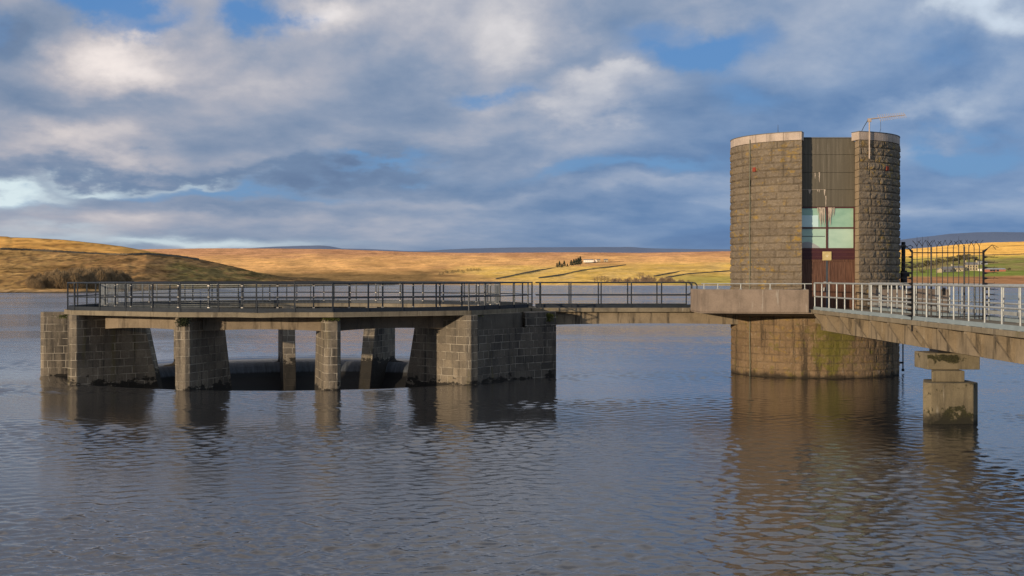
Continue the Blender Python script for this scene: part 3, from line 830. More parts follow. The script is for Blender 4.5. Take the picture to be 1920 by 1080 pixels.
# doors
DZ0, DZ1 = 2.762, 4.742
for i, (xa, xb) in enumerate(((GX0+.01, XM-.045), (XM+.03, GX1-.01))):
    db = MB().box(xa, xb, PY+.0, PY+.06, DZ0, DZ1)
    d = db.build('door', M['door'], tower, bevel=.006)
    fr = MB().box(xa, xb, PY-.018, PY-.002, DZ1-.10, DZ1-.003).box(xa, xa+.10, PY-.018, PY-.002, DZ0+.02, DZ1-.101).box(xb-.10, xb, PY-.018, PY-.002, DZ0+.02, DZ1-.101)
    fo = fr.build('door_rail', M['door'], tower); fo.parent = d
    lv = MB()
    if i == 1:
        for k in range(5):
            z = 3.30+.055*k; lv.box(xa+.14, xb-.14, PY-.02, PY-.004, z, z+.03)
        for k in range(6):
            z = 2.84+.05*k; lv.box(xa+.14, xb-.14, PY-.02, PY-.004, z, z+.03)
        l = lv.build('louvre', M['door'], tower); l.parent = d
    hb = MB()
    xh = (xb-.05) if i == 0 else (xa+.05)
    hb.box(xh-.05, xh+.06, PY-.06, PY-.02, 3.80, 3.85) if i == 0 else hb.box(xh-.02, xh+.09, PY-.06, PY-.02, 3.79, 3.84)
    if i == 0:
        h2 = MB().path([(xh-.02,PY-.03,3.62),(xh-.04,PY-.09,3.60),(xh-.05,PY-.09,3.46),(xh-.02,PY-.03,3.44)], .018).build('handle', M['galv'], tower); h2.parent = d
    h = hb.build('handle', M['galv'], tower); h.parent = d
MB().box(XM-.044, XM+.029, PY-.03, PY+.05, DZ0, DZ1-.002).build('astragal', M['strip'], tower)
# lime runs over the panels and glass
lr = random.Random(4)
def run(x, z, w_, l, y=PY-.004):
    n = 8; vs = []; fs = []
    for i in range(n+1):
        s = i/n; ww = w_*(1-s)**.6*(.7+.5*lr.random())/2; xx = x + .012*(lr.random()-.5)
        vs += [(xx-ww, y, z-l*s), (xx+ww, y, z-l*s)]
    for i in range(n): fs.append((2*i, 2*i+2, 2*i+3, 2*i+1))
    return MB().add(vs, fs)
for (x, z, w_, l, y) in [(12.20,8.23,.035,.26,0),(12.37,8.25,.05,.42,0),(11.98,7.55,.10,.18,0),(12.30,7.55,.03,.10,0),(12.36,7.55,.03,.12,0),(12.58,7.55,.07,.25,0),(12.63,7.3,.05,.5,0),
                         (12.36,6.83,.05,.55,-.02),(12.42,6.83,.07,.80,-.02),(12.49,6.83,.05,.70,-.02),(12.56,6.83,.06,.82,-.02),(12.74,6.83,.05,.60,-.02),(12.80,6.83,.08,.75,-.02),(12.87,6.83,.05,.42,-.02),(12.95,6.83,.05,.34,-.02),(12.30,6.83,.03,.28,-.02)]:
    run(x, z, w_, l, PY-.004+y).build('lime_run', M['lime'], tower)
MB().box(11.66,12.62,PY-.005,PY-.002,7.548,7.557).build('lime_run', M['lime'], tower)
# clay vents, conductor strip
def on_tower(th, r=TR): return (TX+r*math.sin(th), TY-r*math.cos(th))
def th_of(px):      # bearing on the tower wall met by a sight line
    k = (px-960)/F
    a = 1+k*k; b = -2*(TX*k+TY); c = TX**2+TY**2-TR**2
    y = (-b-math.sqrt(max(0,b*b-4*a*c)))/(2*a); return math.atan2(k*y-TX, TY-y)
for px_ in (1415, 1663):
    th = th_of(px_); x, y = on_tower(th, TR+.03)
    vb = MB().box(-.085,.085,-.012,.05,-.085,.085)
    for k in range(3): vb.box(-.065,.065,-.020,-.010,-.055+.045*k,-.035+.045*k)
    place(vb.mesh('air_vent', M['vent']), 'air_vent', tower, (x,y,8.42), th)
th = th_of(1408); sb = MB()
prev = None
for z in np.arange(-.2, 9.84, .29):
    x, y = on_tower(th+.003*math.sin(z*3), TR+.055); p = (x,y,float(z))
    if prev: sb.tube(prev, p, .016, n=6)
    prev = p
sb.build('conductor_strip', M['conduct'], tower)

# aerials
def aerial():
    th = th_of(1627); x, y = on_tower(th, TR+.10); zt = 10.30
    t = thing('roof_aerial', 'weathered yagi aerial on a pale mast clamped to the tower parapet', 'aerial', (x, y, 8.75))
    MB().tube((x,y,8.75),(x,y,zt),.028,n=10).build('mast', M['alu'], t)
    cx_ = (x-.06, y-.02, zt+.02); e = (x+1.50, y+.25, zt+.22)
    d = Vector(e)-Vector(cx_); b = MB().tube(cx_, e, .016, n=8).tube(cx_, tuple(Vector(cx_)+d*.3), .028, n=8); b.build('boom', M['alu'], t)
    MB().box(x-.07,x+.07,y-.06,y+.05,zt-.09,zt+.05).build('clamp', M['alu'], t)
    for k in range(13):
        p = Vector(cx_)+d*(.30+.69*k/12); l = .17-.004*k
        MB().tube(p+Vector((.03,-.12,-l*.9)), p+Vector((-.03,.12,l*.9)), .010, n=5).build('element', M['alu'], t)
    MB().path([(x+.47,y+.07,zt+.0),(x+.48,y+.1,9.95),(x+.5,y+.3,9.84)], .008).build('stay', M['strip'], t)
    MB().path([(x-.05,y,zt),(x-.2,y+.1,zt-.28),(x-.27,y+.2,9.83)], .012).build('cable', M['black'], t)
aerial()
th = th_of(1452); x, y = on_tower(th, TR-.3)
wa = thing('whip_aerial', 'short dark whip aerial on the left part of the tower parapet', 'aerial', (x,y,9.82))
MB().tube((x,y,9.83),(x,y,10.20),.014,.006).build('rod', M['black'], wa); MB().box(x-.05,x+.05,y-.05,y+.05,9.82,9.87).build('base', M['black'], wa)

# platform and parapets round the tower foot
plat = thing('parapet_platform', 'pinkish concrete platform with solid parapets at the tower foot', 'platform', (TX, 53.5, 2.5))
def parapet(x0, x1, ya, yb):
    b = MB(); z0, z1 = 2.655, 3.55
    b.add([(x0,yb,z0),(x1,ya,z0),(x1,ya+.28,z0),(x0,yb+.28,z0),(x0,yb,z1),(x1,ya,z1),(x1,ya+.28,z1),(x0,yb+.28,z1)],
          [(0,3,2,1),(4,5,6,7),(0,1,5,4),(1,2,6,5),(2,3,7,6),(3,0,4,7)])
    return b
parapet(7.40, 11.46, 51.45, 52.35).build('parapet', M['concrete'], plat, bevel=.025)
parapet(13.92, 17.2, 52.35, 51.6).build('parapet', M['concrete'], plat, bevel=.025)
MB().box(7.40,7.66,52.64,55.26,2.655,3.55).build('parapet', M['concrete'], plat, bevel=.025)
MB().box(16.94,17.2,52.7,57.9,2.655,3.55).build('parapet', M['concrete'], plat, bevel=.025)
MB().prism([(7.41,52.36),(11.45,51.5),(13.9,51.5),(17.19,52.36),(17.19,58),(7.41,58)], 2.612, 2.652).build('deck_slab', M['concrete'], plat)
vs = [(7.5,52.5,2.61),(11.5,51.6,2.61),(13.9,51.6,2.61),(17.1,52.5,2.61),(9.6,53.6,2.48),(11.4,52.95,2.46),(14.0,52.95,2.46),(16,53.6,2.48)]
MB().add(vs,[(0,4,5,1),(1,5,6,2),(2,6,7,3)]).build('soffit', M['beam'], plat)
hr = thing('parapet_handrail', 'thin galvanised rail on short stubs along the left parapet top', 'railing', (7.5, 52.3, 3.55))
MB().path([(7.45,52.46,3.77),(11.60,51.56,3.77)], .02, 8).build('top_rail', M['galv'], hr)
for px_ in (1320, 1346, 1389, 1444, 1509):
    k = (px_-960)/F; s = (k*52.46-7.45)/((11.60-7.45)+k*.9); xx = 7.45+4.15*s; yy = 52.46-.9*s
    MB().tube((xx,yy,3.55),(xx,yy,3.77),.018,n=8).box(xx-.045,xx+.045,yy-.045,yy+.045,3.552,3.575).build('stub', M['galv'], hr)
hr2 = thing('parapet_handrail', 'thin galvanised rail on short stubs along the right parapet top', 'railing', (14.0, 52.4, 3.55))
MB().path([(13.95,52.47,3.77),(17.1,51.74,3.77)], .02, 8).build('top_rail', M['galv'], hr2)
for s in (.05,.35,.65,.95):
    xx = 13.95+3.15*s; yy = 52.47-.73*s
    MB().tube((xx,yy,3.55),(xx,yy,3.77),.018,n=8).build('stub', M['galv'], hr2)

# ------------------------------------------------------------------ main access bridge
BX0, BX1, JY = 11.57, 13.85, 38.65
Y0, Y1 = 14.0, 51.9
br = thing('access_bridge', 'long concrete access bridge with ribbed side beam leading to the tower door', 'bridge', (12.7, 30, 1.97))
def slab(ya, yb):
    MB().box(BX0, BX1, ya, yb, 2.63, 2.775).build('deck_slab', M['slab'], br, bevel=.015)
    MB().box(12.02, 13.40, ya, yb, 1.965, 2.628).build('beam', M['beam'], br, bevel=.01)
slab(JY+.012, Y1); slab(Y0, JY-.012)
MB().box(12.04, 13.38, Y1, 53.0, 2.2, 2.628).build('corbel', M['beam'], br)
MB().box(BX0, BX1, Y1, PY-.03, 2.655, 2.758).build('threshold_slab', M['slab'], br)
fins = [39.0, 41.1, 43.1, 45.1, 47.1, 49.1, 51.0, 38.3, 36.2, 34.1, 32.0, 29.9, 27.8, 25.7, 23.6, 21.5, 19.4]
fin_b = MB(); T = .09
for s in (-1, 1):
    e = -.43 if s < 0 else .43
fv = [(0,-T,.655),(-.43,-T,.655),(-.43,-T,.60),(-.03,-T,.02),(0,-T,.02)]
fv += [(x,T,z) for x,_,z in fv]
fin_b.add(fv, [(4,3,2,1,0),(5,6,7,8,9),(0,1,6,5),(1,2,7,6),(2,3,8,7),(3,4,9,8),(4,0,5,9)])
fin_m = fin_b.mesh('fin', M['beam'])
for y in fins:
    place(fin_m, 'rib', br, (12.018, y, 1.97)); place(fin_m, 'rib', br, (13.402, y, 1.97), math.pi)
# support pier in the water
sp = thing('bridge_pier', 'squat mossy concrete pier standing in the water under the access bridge', 'pier', (12.4, 38.0, 0))
def chamf(x0, x1, y0, y1, c): return [(x0+c,y0),(x1-c,y0),(x1,y0+c),(x1,y1-c),(x1-c,y1),(x0+c,y1),(x0,y1-c),(x0,y0+c)]
MB().prism([(11.46,36.5),(12.63,36.5),(12.84,36.74),(12.84,37.5),(12.6,38.0),(11.72,38.0),(11.33,36.76)], -2, 1.12).build('base_block', M['pierblock'], sp, bevel=.03)
MB().prism([(11.62,36.9),(12.53,36.9),(12.58,37.9),(11.92,37.9)], 1.12, 1.427).build('neck', M['pierblock'], sp, bevel=.02)
MB().box(11.66,13.13,37.4,38.65,1.427,1.885).build('cap', M['pierblock'], sp, bevel=.02)
MB().box(12.05,12.35,37.7,38.5,1.886,1.964).build('bearing', M['black'], sp); MB().box(12.8,13.05,37.7,38.5,1.886,1.964).build('bearing', M['black'], sp)

# bridge railings (galvanised)
gp = MB().tube((0,0,0),(0,0,1.03),.026,n=8).box(-.05,.05,-.05,.05,0,.02)
gpost_m = gp.mesh('post', M['galv'])
def galv_rail(label, x, tray):
    t = thing('bridge_railing', label, 'railing', (x, 40, 2.775))
    y = 51.2
    while y > 15: place(gpost_m, 'post', t, (x, y, 2.775)); y -= 1.15
    for ya, yb in ((15, JY-.06), (JY+.06, 51.25)):
        MB().tube((x,ya,3.80),(x,yb,3.80),.03,n=8).build('top_rail', M['galv'], t)
        MB().tube((x,ya,3.285),(x,yb,3.285),.026,n=8).build('mid_rail', M['galv'], t)
        MB().box(x-.035,x-.027,ya,yb,2.785,2.90).build('kick_plate', M['kick'], t)
        if tray: MB().box(x-.12,x-.035,ya,yb,2.97,3.07).build('cable_tray', M['galv'], t)
    for yy, ln in ((51.28,.0),(43.35,0)):
        MB().box(x-.03,x+.03,yy-.05,yy+.02,3.35,3.80).build('junction_plate', M['galv'], t)
galv_rail('pale galvanised railing on the near left edge of the access bridge', BX0+.06, False)
galv_rail('pale galvanised railing with cable tray on the far right edge of the access bridge', BX1-.06, True)

# ------------------------------------------------------------------ anti-climb gate on the bridge
gate = thing('security_gate', 'black spiked anti-climb gate across the access bridge', 'gate', (12.65, JY, 2.775))
gx0, gx1, gy = 11.60, 13.67, 38.66
def barb(b, p, d, l):   # cone plus barbs
    p = Vector(p); d = Vector(d).normalized()
    b.tube(p, p+d*l, .042, .016, 7); b.tube(p+d*l, p+d*(l+.16), .012, .003, 5)
MB().box(gx0-.02,gx0+.02,gy-.025,gy+.025,2.45,4.78).build('frame_post', M['black'], gate)
MB().box(gx1-.025,gx1+.025,gy-.025,gy+.025,2.6,4.80).build('frame_post', M['black'], gate)
MB().box(gx0+.02,gx1-.025,gy-.014,gy+.014,4.715,4.745).build('cross_bar', M['black'], gate)
MB().box(gx0+.02,gx1-.025,gy-.014,gy+.014,2.86,2.89).build('cross_bar', M['black'], gate)
bars = [1719.5,1729.5,1740,1746,1756.5,1767,1777,1787.5,1797.5,1808,1816.5,1826.5,1836.5]
gr_ = random.Random(3)
for i, px_ in enumerate(bars):
    x = (px_-960)/F*gy; b = MB(); thick = i in (3, 9)
    r = .026 if thick else .0125
    b.tube((x,gy,2.80),(x,gy,4.90),r,n=6)
    if thick: b.tube((x,gy,4.74),(x,gy,4.95),.012,n=5)
    s = gr_.choice((-1,1))
    b.path([(x,gy,4.90),(x+.05*s,gy,4.99),(x+.13*s,gy+.01,5.05+.05*gr_.random())], .010, 5)
    b.path([(x,gy,4.92),(x-.04*s,gy,5.02),(x-.10*s,gy-.02,5.10)], .006, 4)
    if i in (0,1,2,8): b.tube((x,gy,4.9),(x,gy,5.2),.007,.003,5)
    b.build('bar', M['black'], gate)
lk = MB().box(12.30+.2,12.36+.2,gy-.05,gy+.05,3.5,3.72); lk.build('lock_box', M['black'], gate)
for side, x in ((-1, gx0), (1, gx1)):
    k = 0; z = 2.90
    while z < 4.66:
        b = MB(); low = z < 3.7
        d = (side*(.8), -.55 if low else -.25, .02)
        barb(b, (x+side*.02, gy, z), d, .18 if low else .10)
        if not low or side > 0:
            b.path([(x+side*.15,gy-.04,z),(x+side*.30,gy-.07,z+.02*math.sin(k)),(x+side*.40,gy-.08,z-.01)], .006, 4)
            b.tube((x+side*.27,gy-.06,z-.03),(x+side*.30,gy-.06,z+.05),.005,n=4)
        b.build('spike', M['black'], gate); z += .155; k += 1
    b = MB(); barb(b, (x, gy, 4.76), (side*.6,-.2,.5), .14); b.path([(x+side*.12,gy,4.86),(x+side*.25,gy,4.96),(x+side*.36,gy,4.82)], .008, 5)
    b.path([(x+side*.25,gy,4.96),(x+side*.42,gy-.05,4.88)], .006, 4)
    b.build('spike', M['black'], gate)

# black standpipe beside the tower and gauge pipe
bp = thing('black_standpipe', 'thick black standpipe rising beside the right side of the tower', 'pipe', (16.35, 55.6, 2.65))
MB().tube((16.32,55.6,2.65),(16.32,55.6,5.50),.085,n=12).build('pipe', M['black'], bp, smooth=False)
MB().tube((16.34,55.6,3.75),(16.34,55.6,4.30),.14,n=12).build('collar', M['black'], bp)
MB().tube((16.32,55.6,5.25),(16.32,55.6,5.36),.12,n=12).build('collar', M['black'], bp)
MB().box(16.3,16.55,55.5,55.7,4.05,4.25).build('bracket', M['black'], bp)
MB().path([(16.4,55.6,5.28),(16.62,55.6,5.36),(16.72,55.6,5.28),(16.62,55.6,5.18),(16.42,55.6,5.20)],.014,5).build('loop', M['black'], bp)
gg = thing('gauge_pipe', 'thin dark gauge pipe dropping into the water beside the tower base', 'pipe', (16.38, 56.2, 0))
MB().tube((16.42,56.0,.12),(16.42,56.0,2.4),.028,n=8).build('pipe', M['black'], gg)
MB().tube((16.42,56.0,.08),(16.42,56.0,.18),.06,n=8).build('collar', M['black'], gg); MB().box(16.2,16.44,55.95,56.05,.40,.48).build('bracket', M['black'], gg)

# ------------------------------------------------------------------ moss and ferns on the masonry
def tuft(name, label, x, y, z, sx, sy, sz, n, mat, hang=0, cat='moss', size=.03):
    n = int(n*2.2)
    b = MB(); rr = random.Random(hash((round(x,2), round(y,2))) & 0xffff)
    for _ in range(n):
        u = Vector((rr.gauss(0,.5)*sx, rr.gauss(0,.5)*sy, 0)); hh = math.exp(-(u.x/sx)**2*1.2)*rr.random()
        c = Vector((x,y,z)) + u + Vector((0,0,hh*sz - hang*rr.random()**2))
        s = size*(.5+rr.random()); a = Vector((rr.gauss(0,1),rr.gauss(0,1),rr.gauss(0,1))).normalized(); q = a.orthogonal().normalized()
        b.add([c-a*s, c+q*s*.5, c+a*s, c-q*s*.5], [(0,1,2,3)])
    o = b.build(name, mat); return tag(o, label, cat)
def pt(th_deg, r): return ring(r, R(th_deg))
x, y = pt(-50,10.4); tuft('moss_patch', 'thin yellow-green moss under the slab on the left corner pier', x+.1, y-.12, 2.55, .5, .12, .05, 150, M['moss'], .12)
x, y = pt(-14.4,10.5); tuft('fern_clump', 'dark fern clump hanging on the pier left of the middle', x, y-.03, 2.53, .20, .06, .06, 300, M['ivy'], .28, 'plant')
x, y = pt(14.6,10.5); tuft('moss_patch', 'bright moss cushion on top of the slender middle pier', x, y-.04, 2.56, .26, .10, .06, 220, M['moss'], .10)
x, y = -1.75, 50.45; tuft('moss_patch', 'yellow-green moss on the sunlit right corner pier', x, y, 2.56, .38, .14, .07, 260, M['moss'], .32)
tuft('fern_clump', 'green fern clump on the abutment where the footbridge starts', 1.45, 54.02, 2.50, .22, .06, .08, 320, M['moss'], .30, 'plant')
# ------------------------------------------------------------------ terrain
def ip(a, pts): return np.interp(a, [p[0] for p in pts], [p[1] for p in pts])
def fbm(a, b, s=0, o=4):
    v = 0; k = 1.; f = 1.
    for _ in range(o): v += k*mn.noise((a*f, b*f, s+f)); k *= .5; f *= 2.05
    return v
class Land:
    def __init__(s, shore, crest, Ycr, gamma=1.0, Yshore=None):
        s.shore, s.crest, s.Ycr, s.g, s.Ysh = shore, crest, Ycr, gamma, Yshore
    def ys(s, a): return float(ip(a, s.shore))
    def yc(s, a): return float(ip(a, s.crest))
    def Y(s, a, t):
        y0 = s.Ysh(a) if s.Ysh else EYE*F/(s.ys(a)-HZ)
        return y0*(s.Ycr(a)/y0)**t
    def point(s, a, y, up=0):
        ys, yc = s.ys(a), s.yc(a); t = max(0., min(1., (ys-y)/(ys-yc)))**(1/s.g)
        Y = s.Y(a, t); return Vector(((a-960)/F*Y, Y, EYE+(HZ-y)/F*Y+up))
    def mesh(s, name, a0, a1, na, nt, colf, mat, wob, label, seed):
        V = []; Cc = []
        ts = [-.03] + list(np.linspace(0, 1, nt)) + [1.03, 1.12]
        for t in ts:
            for i in range(na):
                a = a0+(a1-a0)*i/(na-1); tt = min(max(t,0),1); ys, yc = s.ys(a), s.yc(a)
                y = ys+(yc-ys)*tt**s.g; Yd = s.Y(a, t)
                wv = wob*fbm(a/70, tt*5, seed)*(tt*(1-tt)*4)**.5 + .5*fbm(a/9, tt*22, seed+3, 3)*min(1, tt*8)*wob*.35
                z = EYE+(HZ-y+wv)/F*Yd
                if t < 0: z = -6
                if t > 1: z = EYE+(HZ-yc)/F*s.Y(a,1)-(t-1)*s.Y(a,1)*.35
                V.append(((a-960)/F*Yd, Yd, z)); Cc.append(colf(a, y, tt))
        m = numpy_mesh(name, np.array(V), gridfaces(na, len(ts)), mat); set_col(m, np.array(Cc))
        o = bpy.data.objects.new(name, m); C.objects.link(o); tag(o, label, kind='structure'); return o
def lerp(a, b, k): k = max(0., min(1., k)); return tuple(x+(y-x)*k for x, y in zip(a, b))
def sstep(x, a, b): k = max(0., min(1., (x-a)/(b-a))); return k*k*(3-2*k)
GOLD, ORNG, YGRN, GRN, BRN, OLV = (.74,.44,.175), (.50,.275,.155), (.62,.45,.165), (.30,.29,.08), (.30,.175,.095), (.15,.115,.055)
moor = Land([(-1500,536),(500,534.5),(640,533.5),(900,534.5),(1200,535),(1500,535.5),(1920,536),(3200,537)],
            [(-1500,472),(200,470),(275,467),(400,465.5),(520,466),(640,467.5),(760,472),(870,474),(1080,473),(1200,474),(1370,471),(1500,470),(1640,470),(1690,468),(1740,464),(1800,458),(1860,454.5),(1920,453),(2100,450),(3200,446)],
            lambda a: 3200.)
def moor_col(a, y, t):
    nz = fbm(a/120, y/9, 1.5)*1.0; n2 = fbm(a/40, y/4, 4.2)
    c = lerp(ORNG, GOLD, sstep(y+6*nz, 476, 487)*.8+.25*n2)
    c = lerp(c, GOLD, .3+.3*n2)
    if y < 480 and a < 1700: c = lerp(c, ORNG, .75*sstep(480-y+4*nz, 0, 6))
    yg = sstep(a+60*nz, 820, 960)*sstep(y+4*nz-(1100-a)*.012, 493, 501)*(1-sstep(a, 1650, 1700))
    c = lerp(c, lerp(YGRN, (.70,.48,.11), .5+.8*n2), yg*.85)
    c = lerp(c, GRN, .75*sstep(a, 1180, 1330)*sstep(y+3*nz, 510, 521)*(1-sstep(a,1650,1700)))
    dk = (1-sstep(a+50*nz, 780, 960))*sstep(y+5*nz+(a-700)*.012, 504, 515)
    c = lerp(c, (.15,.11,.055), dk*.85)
    if a > 1640:
        k = sstep(a, 1640, 1700)
        line = 489 - (a-1700)*.035
        r = lerp((.86,.52,.14), (.46,.39,.095), sstep(y+3*nz, line-9, line))
        r = lerp(r, lerp((.26,.21,.10),(.2,.23,.065),.5+n2), sstep(y+3*nz, line, line+5))
        r = lerp(r, (.19,.24,.06), sstep(y+2*nz, 505, 508)); r = lerp(r, (.36,.20,.105), sstep(y+2*nz, 516, 521)); r = lerp(r, (.45,.30,.2), sstep(y, 531, 534))
        c = lerp(c, r, k)
    c = lerp(c, (.42,.30,.18), sstep(y, 532.5, 534.2)*.7)
    return c
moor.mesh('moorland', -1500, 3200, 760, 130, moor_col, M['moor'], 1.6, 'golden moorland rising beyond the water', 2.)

low = Land([(-1500,553),(0,548.5),(150,547.5),(240,546),(300,543.5),(360,541.5),(430,540),(520,538),(640,535.3),(740,534.6)],
           [(-1500,458),(0,467),(100,471),(200,476.5),(275,475.5),(320,478.5),(360,483),(400,491),(440,500),(480,510),(520,517),(560,522),(600,526),(650,529.5),(740,533.2)],
           lambda a: float(np.interp(a, [-1500,0,275,500,740],[560,560,600,740,850])), .85)
def low_col(a, y, t):
    n1 = fbm(a/50, y/9, 7.1); n2 = fbm(a/16, y/5, 9.4)
    c = lerp((.20,.118,.055), (.35,.205,.082), .5+1.1*n1)
    c = lerp(c, (.46,.29,.10), sstep(90-a*.25+70*n2, 20, 90)*.5)
    gk = sstep(a+30*n1, 290, 350)*(1-sstep(a, 470, 560))*sstep(y+6*n1, 488+(a-330)*.11, 497+(a-330)*.11)
    c = lerp(c, (.12,.145,.035), gk*max(0,min(1,.55+.9*n2)))
    c = lerp(c, (.13,.085,.045), sstep(n2+.35*sstep(a,250,420), .18, .45)*.75)
    c = lerp(c, (.32,.21,.10), sstep(y, 541, 545)*(1-sstep(a,200,280))*.8)
    c = lerp(c, (.045,.04,.03), sstep(y, ys_low(a)-2.2, ys_low(a)-.6)*.85)
    return c
def ys_low(a): return float(ip(a, low.shore))
low.mesh('hillside', -1500, 740, 520, 90, low_col, M['hill'], 2.6, 'rough brown hillside sloping to the left shore', 5.)
upf = Land([(-1500,470),(0,474),(100,478),(200,482),(290,482),(340,482)],
           [(-1500,428),(-300,438),(0,443),(14,443.6),(20,445),(60,446),(120,449.5),(190,457),(230,462),(260,467.5),(290,473),(340,480.5)],
           lambda a: 900., 1., lambda a: 640.)
def upf_col(a, y, t):
    n1 = fbm(a/40, y/5, 3.3); n2 = fbm(a/14, y/3, 2.2)
    return lerp(lerp((.54,.30,.09), (.70,.41,.125), .5+n1), (.33,.19,.07), max(0, n2*1.4))
upf.mesh('upper_hillside', -1500, 340, 300, 30, upf_col, M['field'], 1.2, 'golden upper field on the left hill', 8.)
# distant blue fells
def fell(name, label, pts, Yd, base=480):
    V = []; Fc = []; a = np.linspace(pts[0][0], pts[-1][0], 300)
    for i, k in enumerate(a):
        y = float(ip(k, pts)) + .35*fbm(k/30, 0, Yd)
        for yy, D in ((base, Yd*.8), (y+ (base-y)*.45, Yd*.93), (y, Yd), (base, Yd*1.15)):
            V.append(((k-960)/F*D, D, EYE+(HZ-yy)/F*D))
    for i in range(len(a)-1):
        for q in range(3): Fc.append((i*4+q, (i+1)*4+q, (i+1)*4+q+1, i*4+q+1))
    o = bpy.data.objects.new(name, numpy_mesh(name, np.array(V), Fc, M['fell'])); C.objects.link(o); tag(o, label, kind='structure')
fell('far_hills', 'long low blue fells along the horizon', [(-1500,478),(380,472),(450,466),(500,463.3),(560,461),(600,460),(618,461.5),(640,465.8),(700,467),(760,470.5),(800,470.5),(830,468),(880,466),(960,464),(1030,463.5),(1180,463),(1220,465.5),(1300,467),(1370,467.5),(1500,470),(1600,474),(1700,480)], 6500)
fell('far_hills', 'broad slate-blue fell behind the right farm', [(1560,480),(1640,462),(1690,449),(1730,444.5),(1780,438.5),(1830,435.5),(1870,435),(1920,435.5),(2100,440),(2500,452),(3200,475)], 5600)

# dry stone walls (each a thing of its own)
def stone_wall(land, pts, h, label, n=26, wdt=.7):
    b = MB(); P = []
    for i in range(n+1):
        s = i/n*(len(pts)-1); k = min(int(s), len(pts)-2); f = s-k
        a = pts[k][0]+(pts[k+1][0]-pts[k][0])*f; y = pts[k][1]+(pts[k+1][1]-pts[k][1])*f
        P.append(land.point(a, y))
    rr = random.Random(int(pts[0][0]))
    for p, q in zip(P, P[1:]):
        hh = h*.8*(.88+.24*rr.random())
        b.bar(p+Vector((0,0,hh/2-.6)), q+Vector((0,0,hh/2-.6)), wdt, hh+1.2)
    return tag(b.build('dry_stone_wall', M['drywall']), label, 'stone wall')
stone_wall(low, [(-300,464),(0,468),(60,470),(130,474),(200,478),(240,478.5),(278,477)], 1.0, 'long dark stone wall crossing the left hill below the golden field', 140)
stone_wall(low, [(278,477),(300,478.5),(330,481),(372,487)], .9, 'broken dark wall on the crest of the left hill')
stone_wall(moor, [(930,524),(970,515),(1008,507),(1040,503)], 1.0, 'field wall slanting up below the conifer clump')
stone_wall(moor, [(1010,522),(1061,514),(1092,507),(1130,502),(1173,497)], 1.0, 'long field wall curving up across the yellow pasture')
stone_wall(moor, [(1096,493.5),(1120,492),(1170,491)], 1.0, 'short field wall in front of the white farmhouse')
stone_wall(moor, [(1226,518.5),(1254,513),(1285,508)], 1.0, 'dark field wall above the shoreline shrubs')
stone_wall(moor, [(1250,520.5),(1288,514.5),(1336,510.5),(1372,508)], 1.0, 'lower field wall bounding the green field left of the tower')
stone_wall(moor, [(1690,489),(1760,484),(1830,479),(1930,476)], 1.0, 'field wall above the right farm')
stone_wall(moor, [(1850,466),(1890,462),(1935,459)], 1.0, 'high wall on the golden hill at the right edge')

# ------------------------------------------------------------------ trees and shrubs
def conifer(h, rr):
    t = bpy.data.objects.new('conifer', None); C.objects.link(t)
    MB().tube((0,0,-.5),(0,0,h*.9),h*.022,h*.006,6).build('trunk', M['bark'], t)
    b = MB()
    for _ in range(900):
        z = rr.random()**.8; rad = (1-z)**.8*h*.30*(.55+.6*rr.random())*(1+.25*math.sin(z*23+rr.random()))
        a = rr.random()*6.283; c = Vector((rad*math.cos(a), rad*math.sin(a), h*(.10+.9*z)))
        s = h*.045*(.6+rr.random()); d = Vector((math.cos(a), math.sin(a), -.5+rr.gauss(0,.3))).normalized(); q = Vector((-math.sin(a), math.cos(a), rr.gauss(0,.3)))
        b.add([c-d*s, c+q*s*.6, c+d*s, c-q*s*.6], [(0,1,2,3)])
    b.build('crown', M['conifer'], t); return t
def bare_tree(h, rr, twig='twig', spread=.55, depth=5, r0=.02):
    t = bpy.data.objects.new('bare_tree', None); C.objects.link(t)
    tr = MB(); cr = MB()
    def grow(p, d, l, r, k):
        q = p + d*l
        (tr if k > depth-2 else cr).tube(p, q, r, r*.7, 4, False)
        if k == 0:
            return
        for _ in range(3 if k < depth else 4):
            nd = (d + Vector((rr.gauss(0,spread), rr.gauss(0,spread), rr.gauss(.12,spread*.6)))).normalized()
            grow(p + d*l*(.55+.45*rr.random()), nd, l*(.62+.25*rr.random()), r*.62, k-1)
    grow(Vector((0,0,-.3)), Vector((0,0,1)), h*.30, h*r0, depth)
    tr.build('trunk', M['bark'], t); cr.build('crown', M[twig], t); return t
def shrub(h, w_, rr, mat, n=420):
    b = MB(); t = bpy.data.objects.new('shrub', None); C.objects.link(t)
    st = MB()
    for _ in range(7):
        a = rr.random()*6.283; st.tube((0,0,-.5),(w_*.3*math.cos(a),w_*.3*math.sin(a),h*.7),h*.012,h*.006,4)
    for _ in range(n):
        a = rr.random()*6.283; e = rr.random()**.6; z = rr.random()
        rad = w_*.5*e*(1-.55*z**2)
        c = Vector((rad*math.cos(a), rad*math.sin(a), h*z*(1-.35*e**2)))
        d = Vector((.35*math.cos(a)*e+rr.gauss(0,.25), .35*math.sin(a)*e+rr.gauss(0,.25), 1)).normalized()
        b.tube(c, c+d*h*.20*(.6+.8*rr.random()), h*.0075, h*.003, 3, False)
    st.build('stem', M['bark'], t); b.build('crown', mat, t); return t
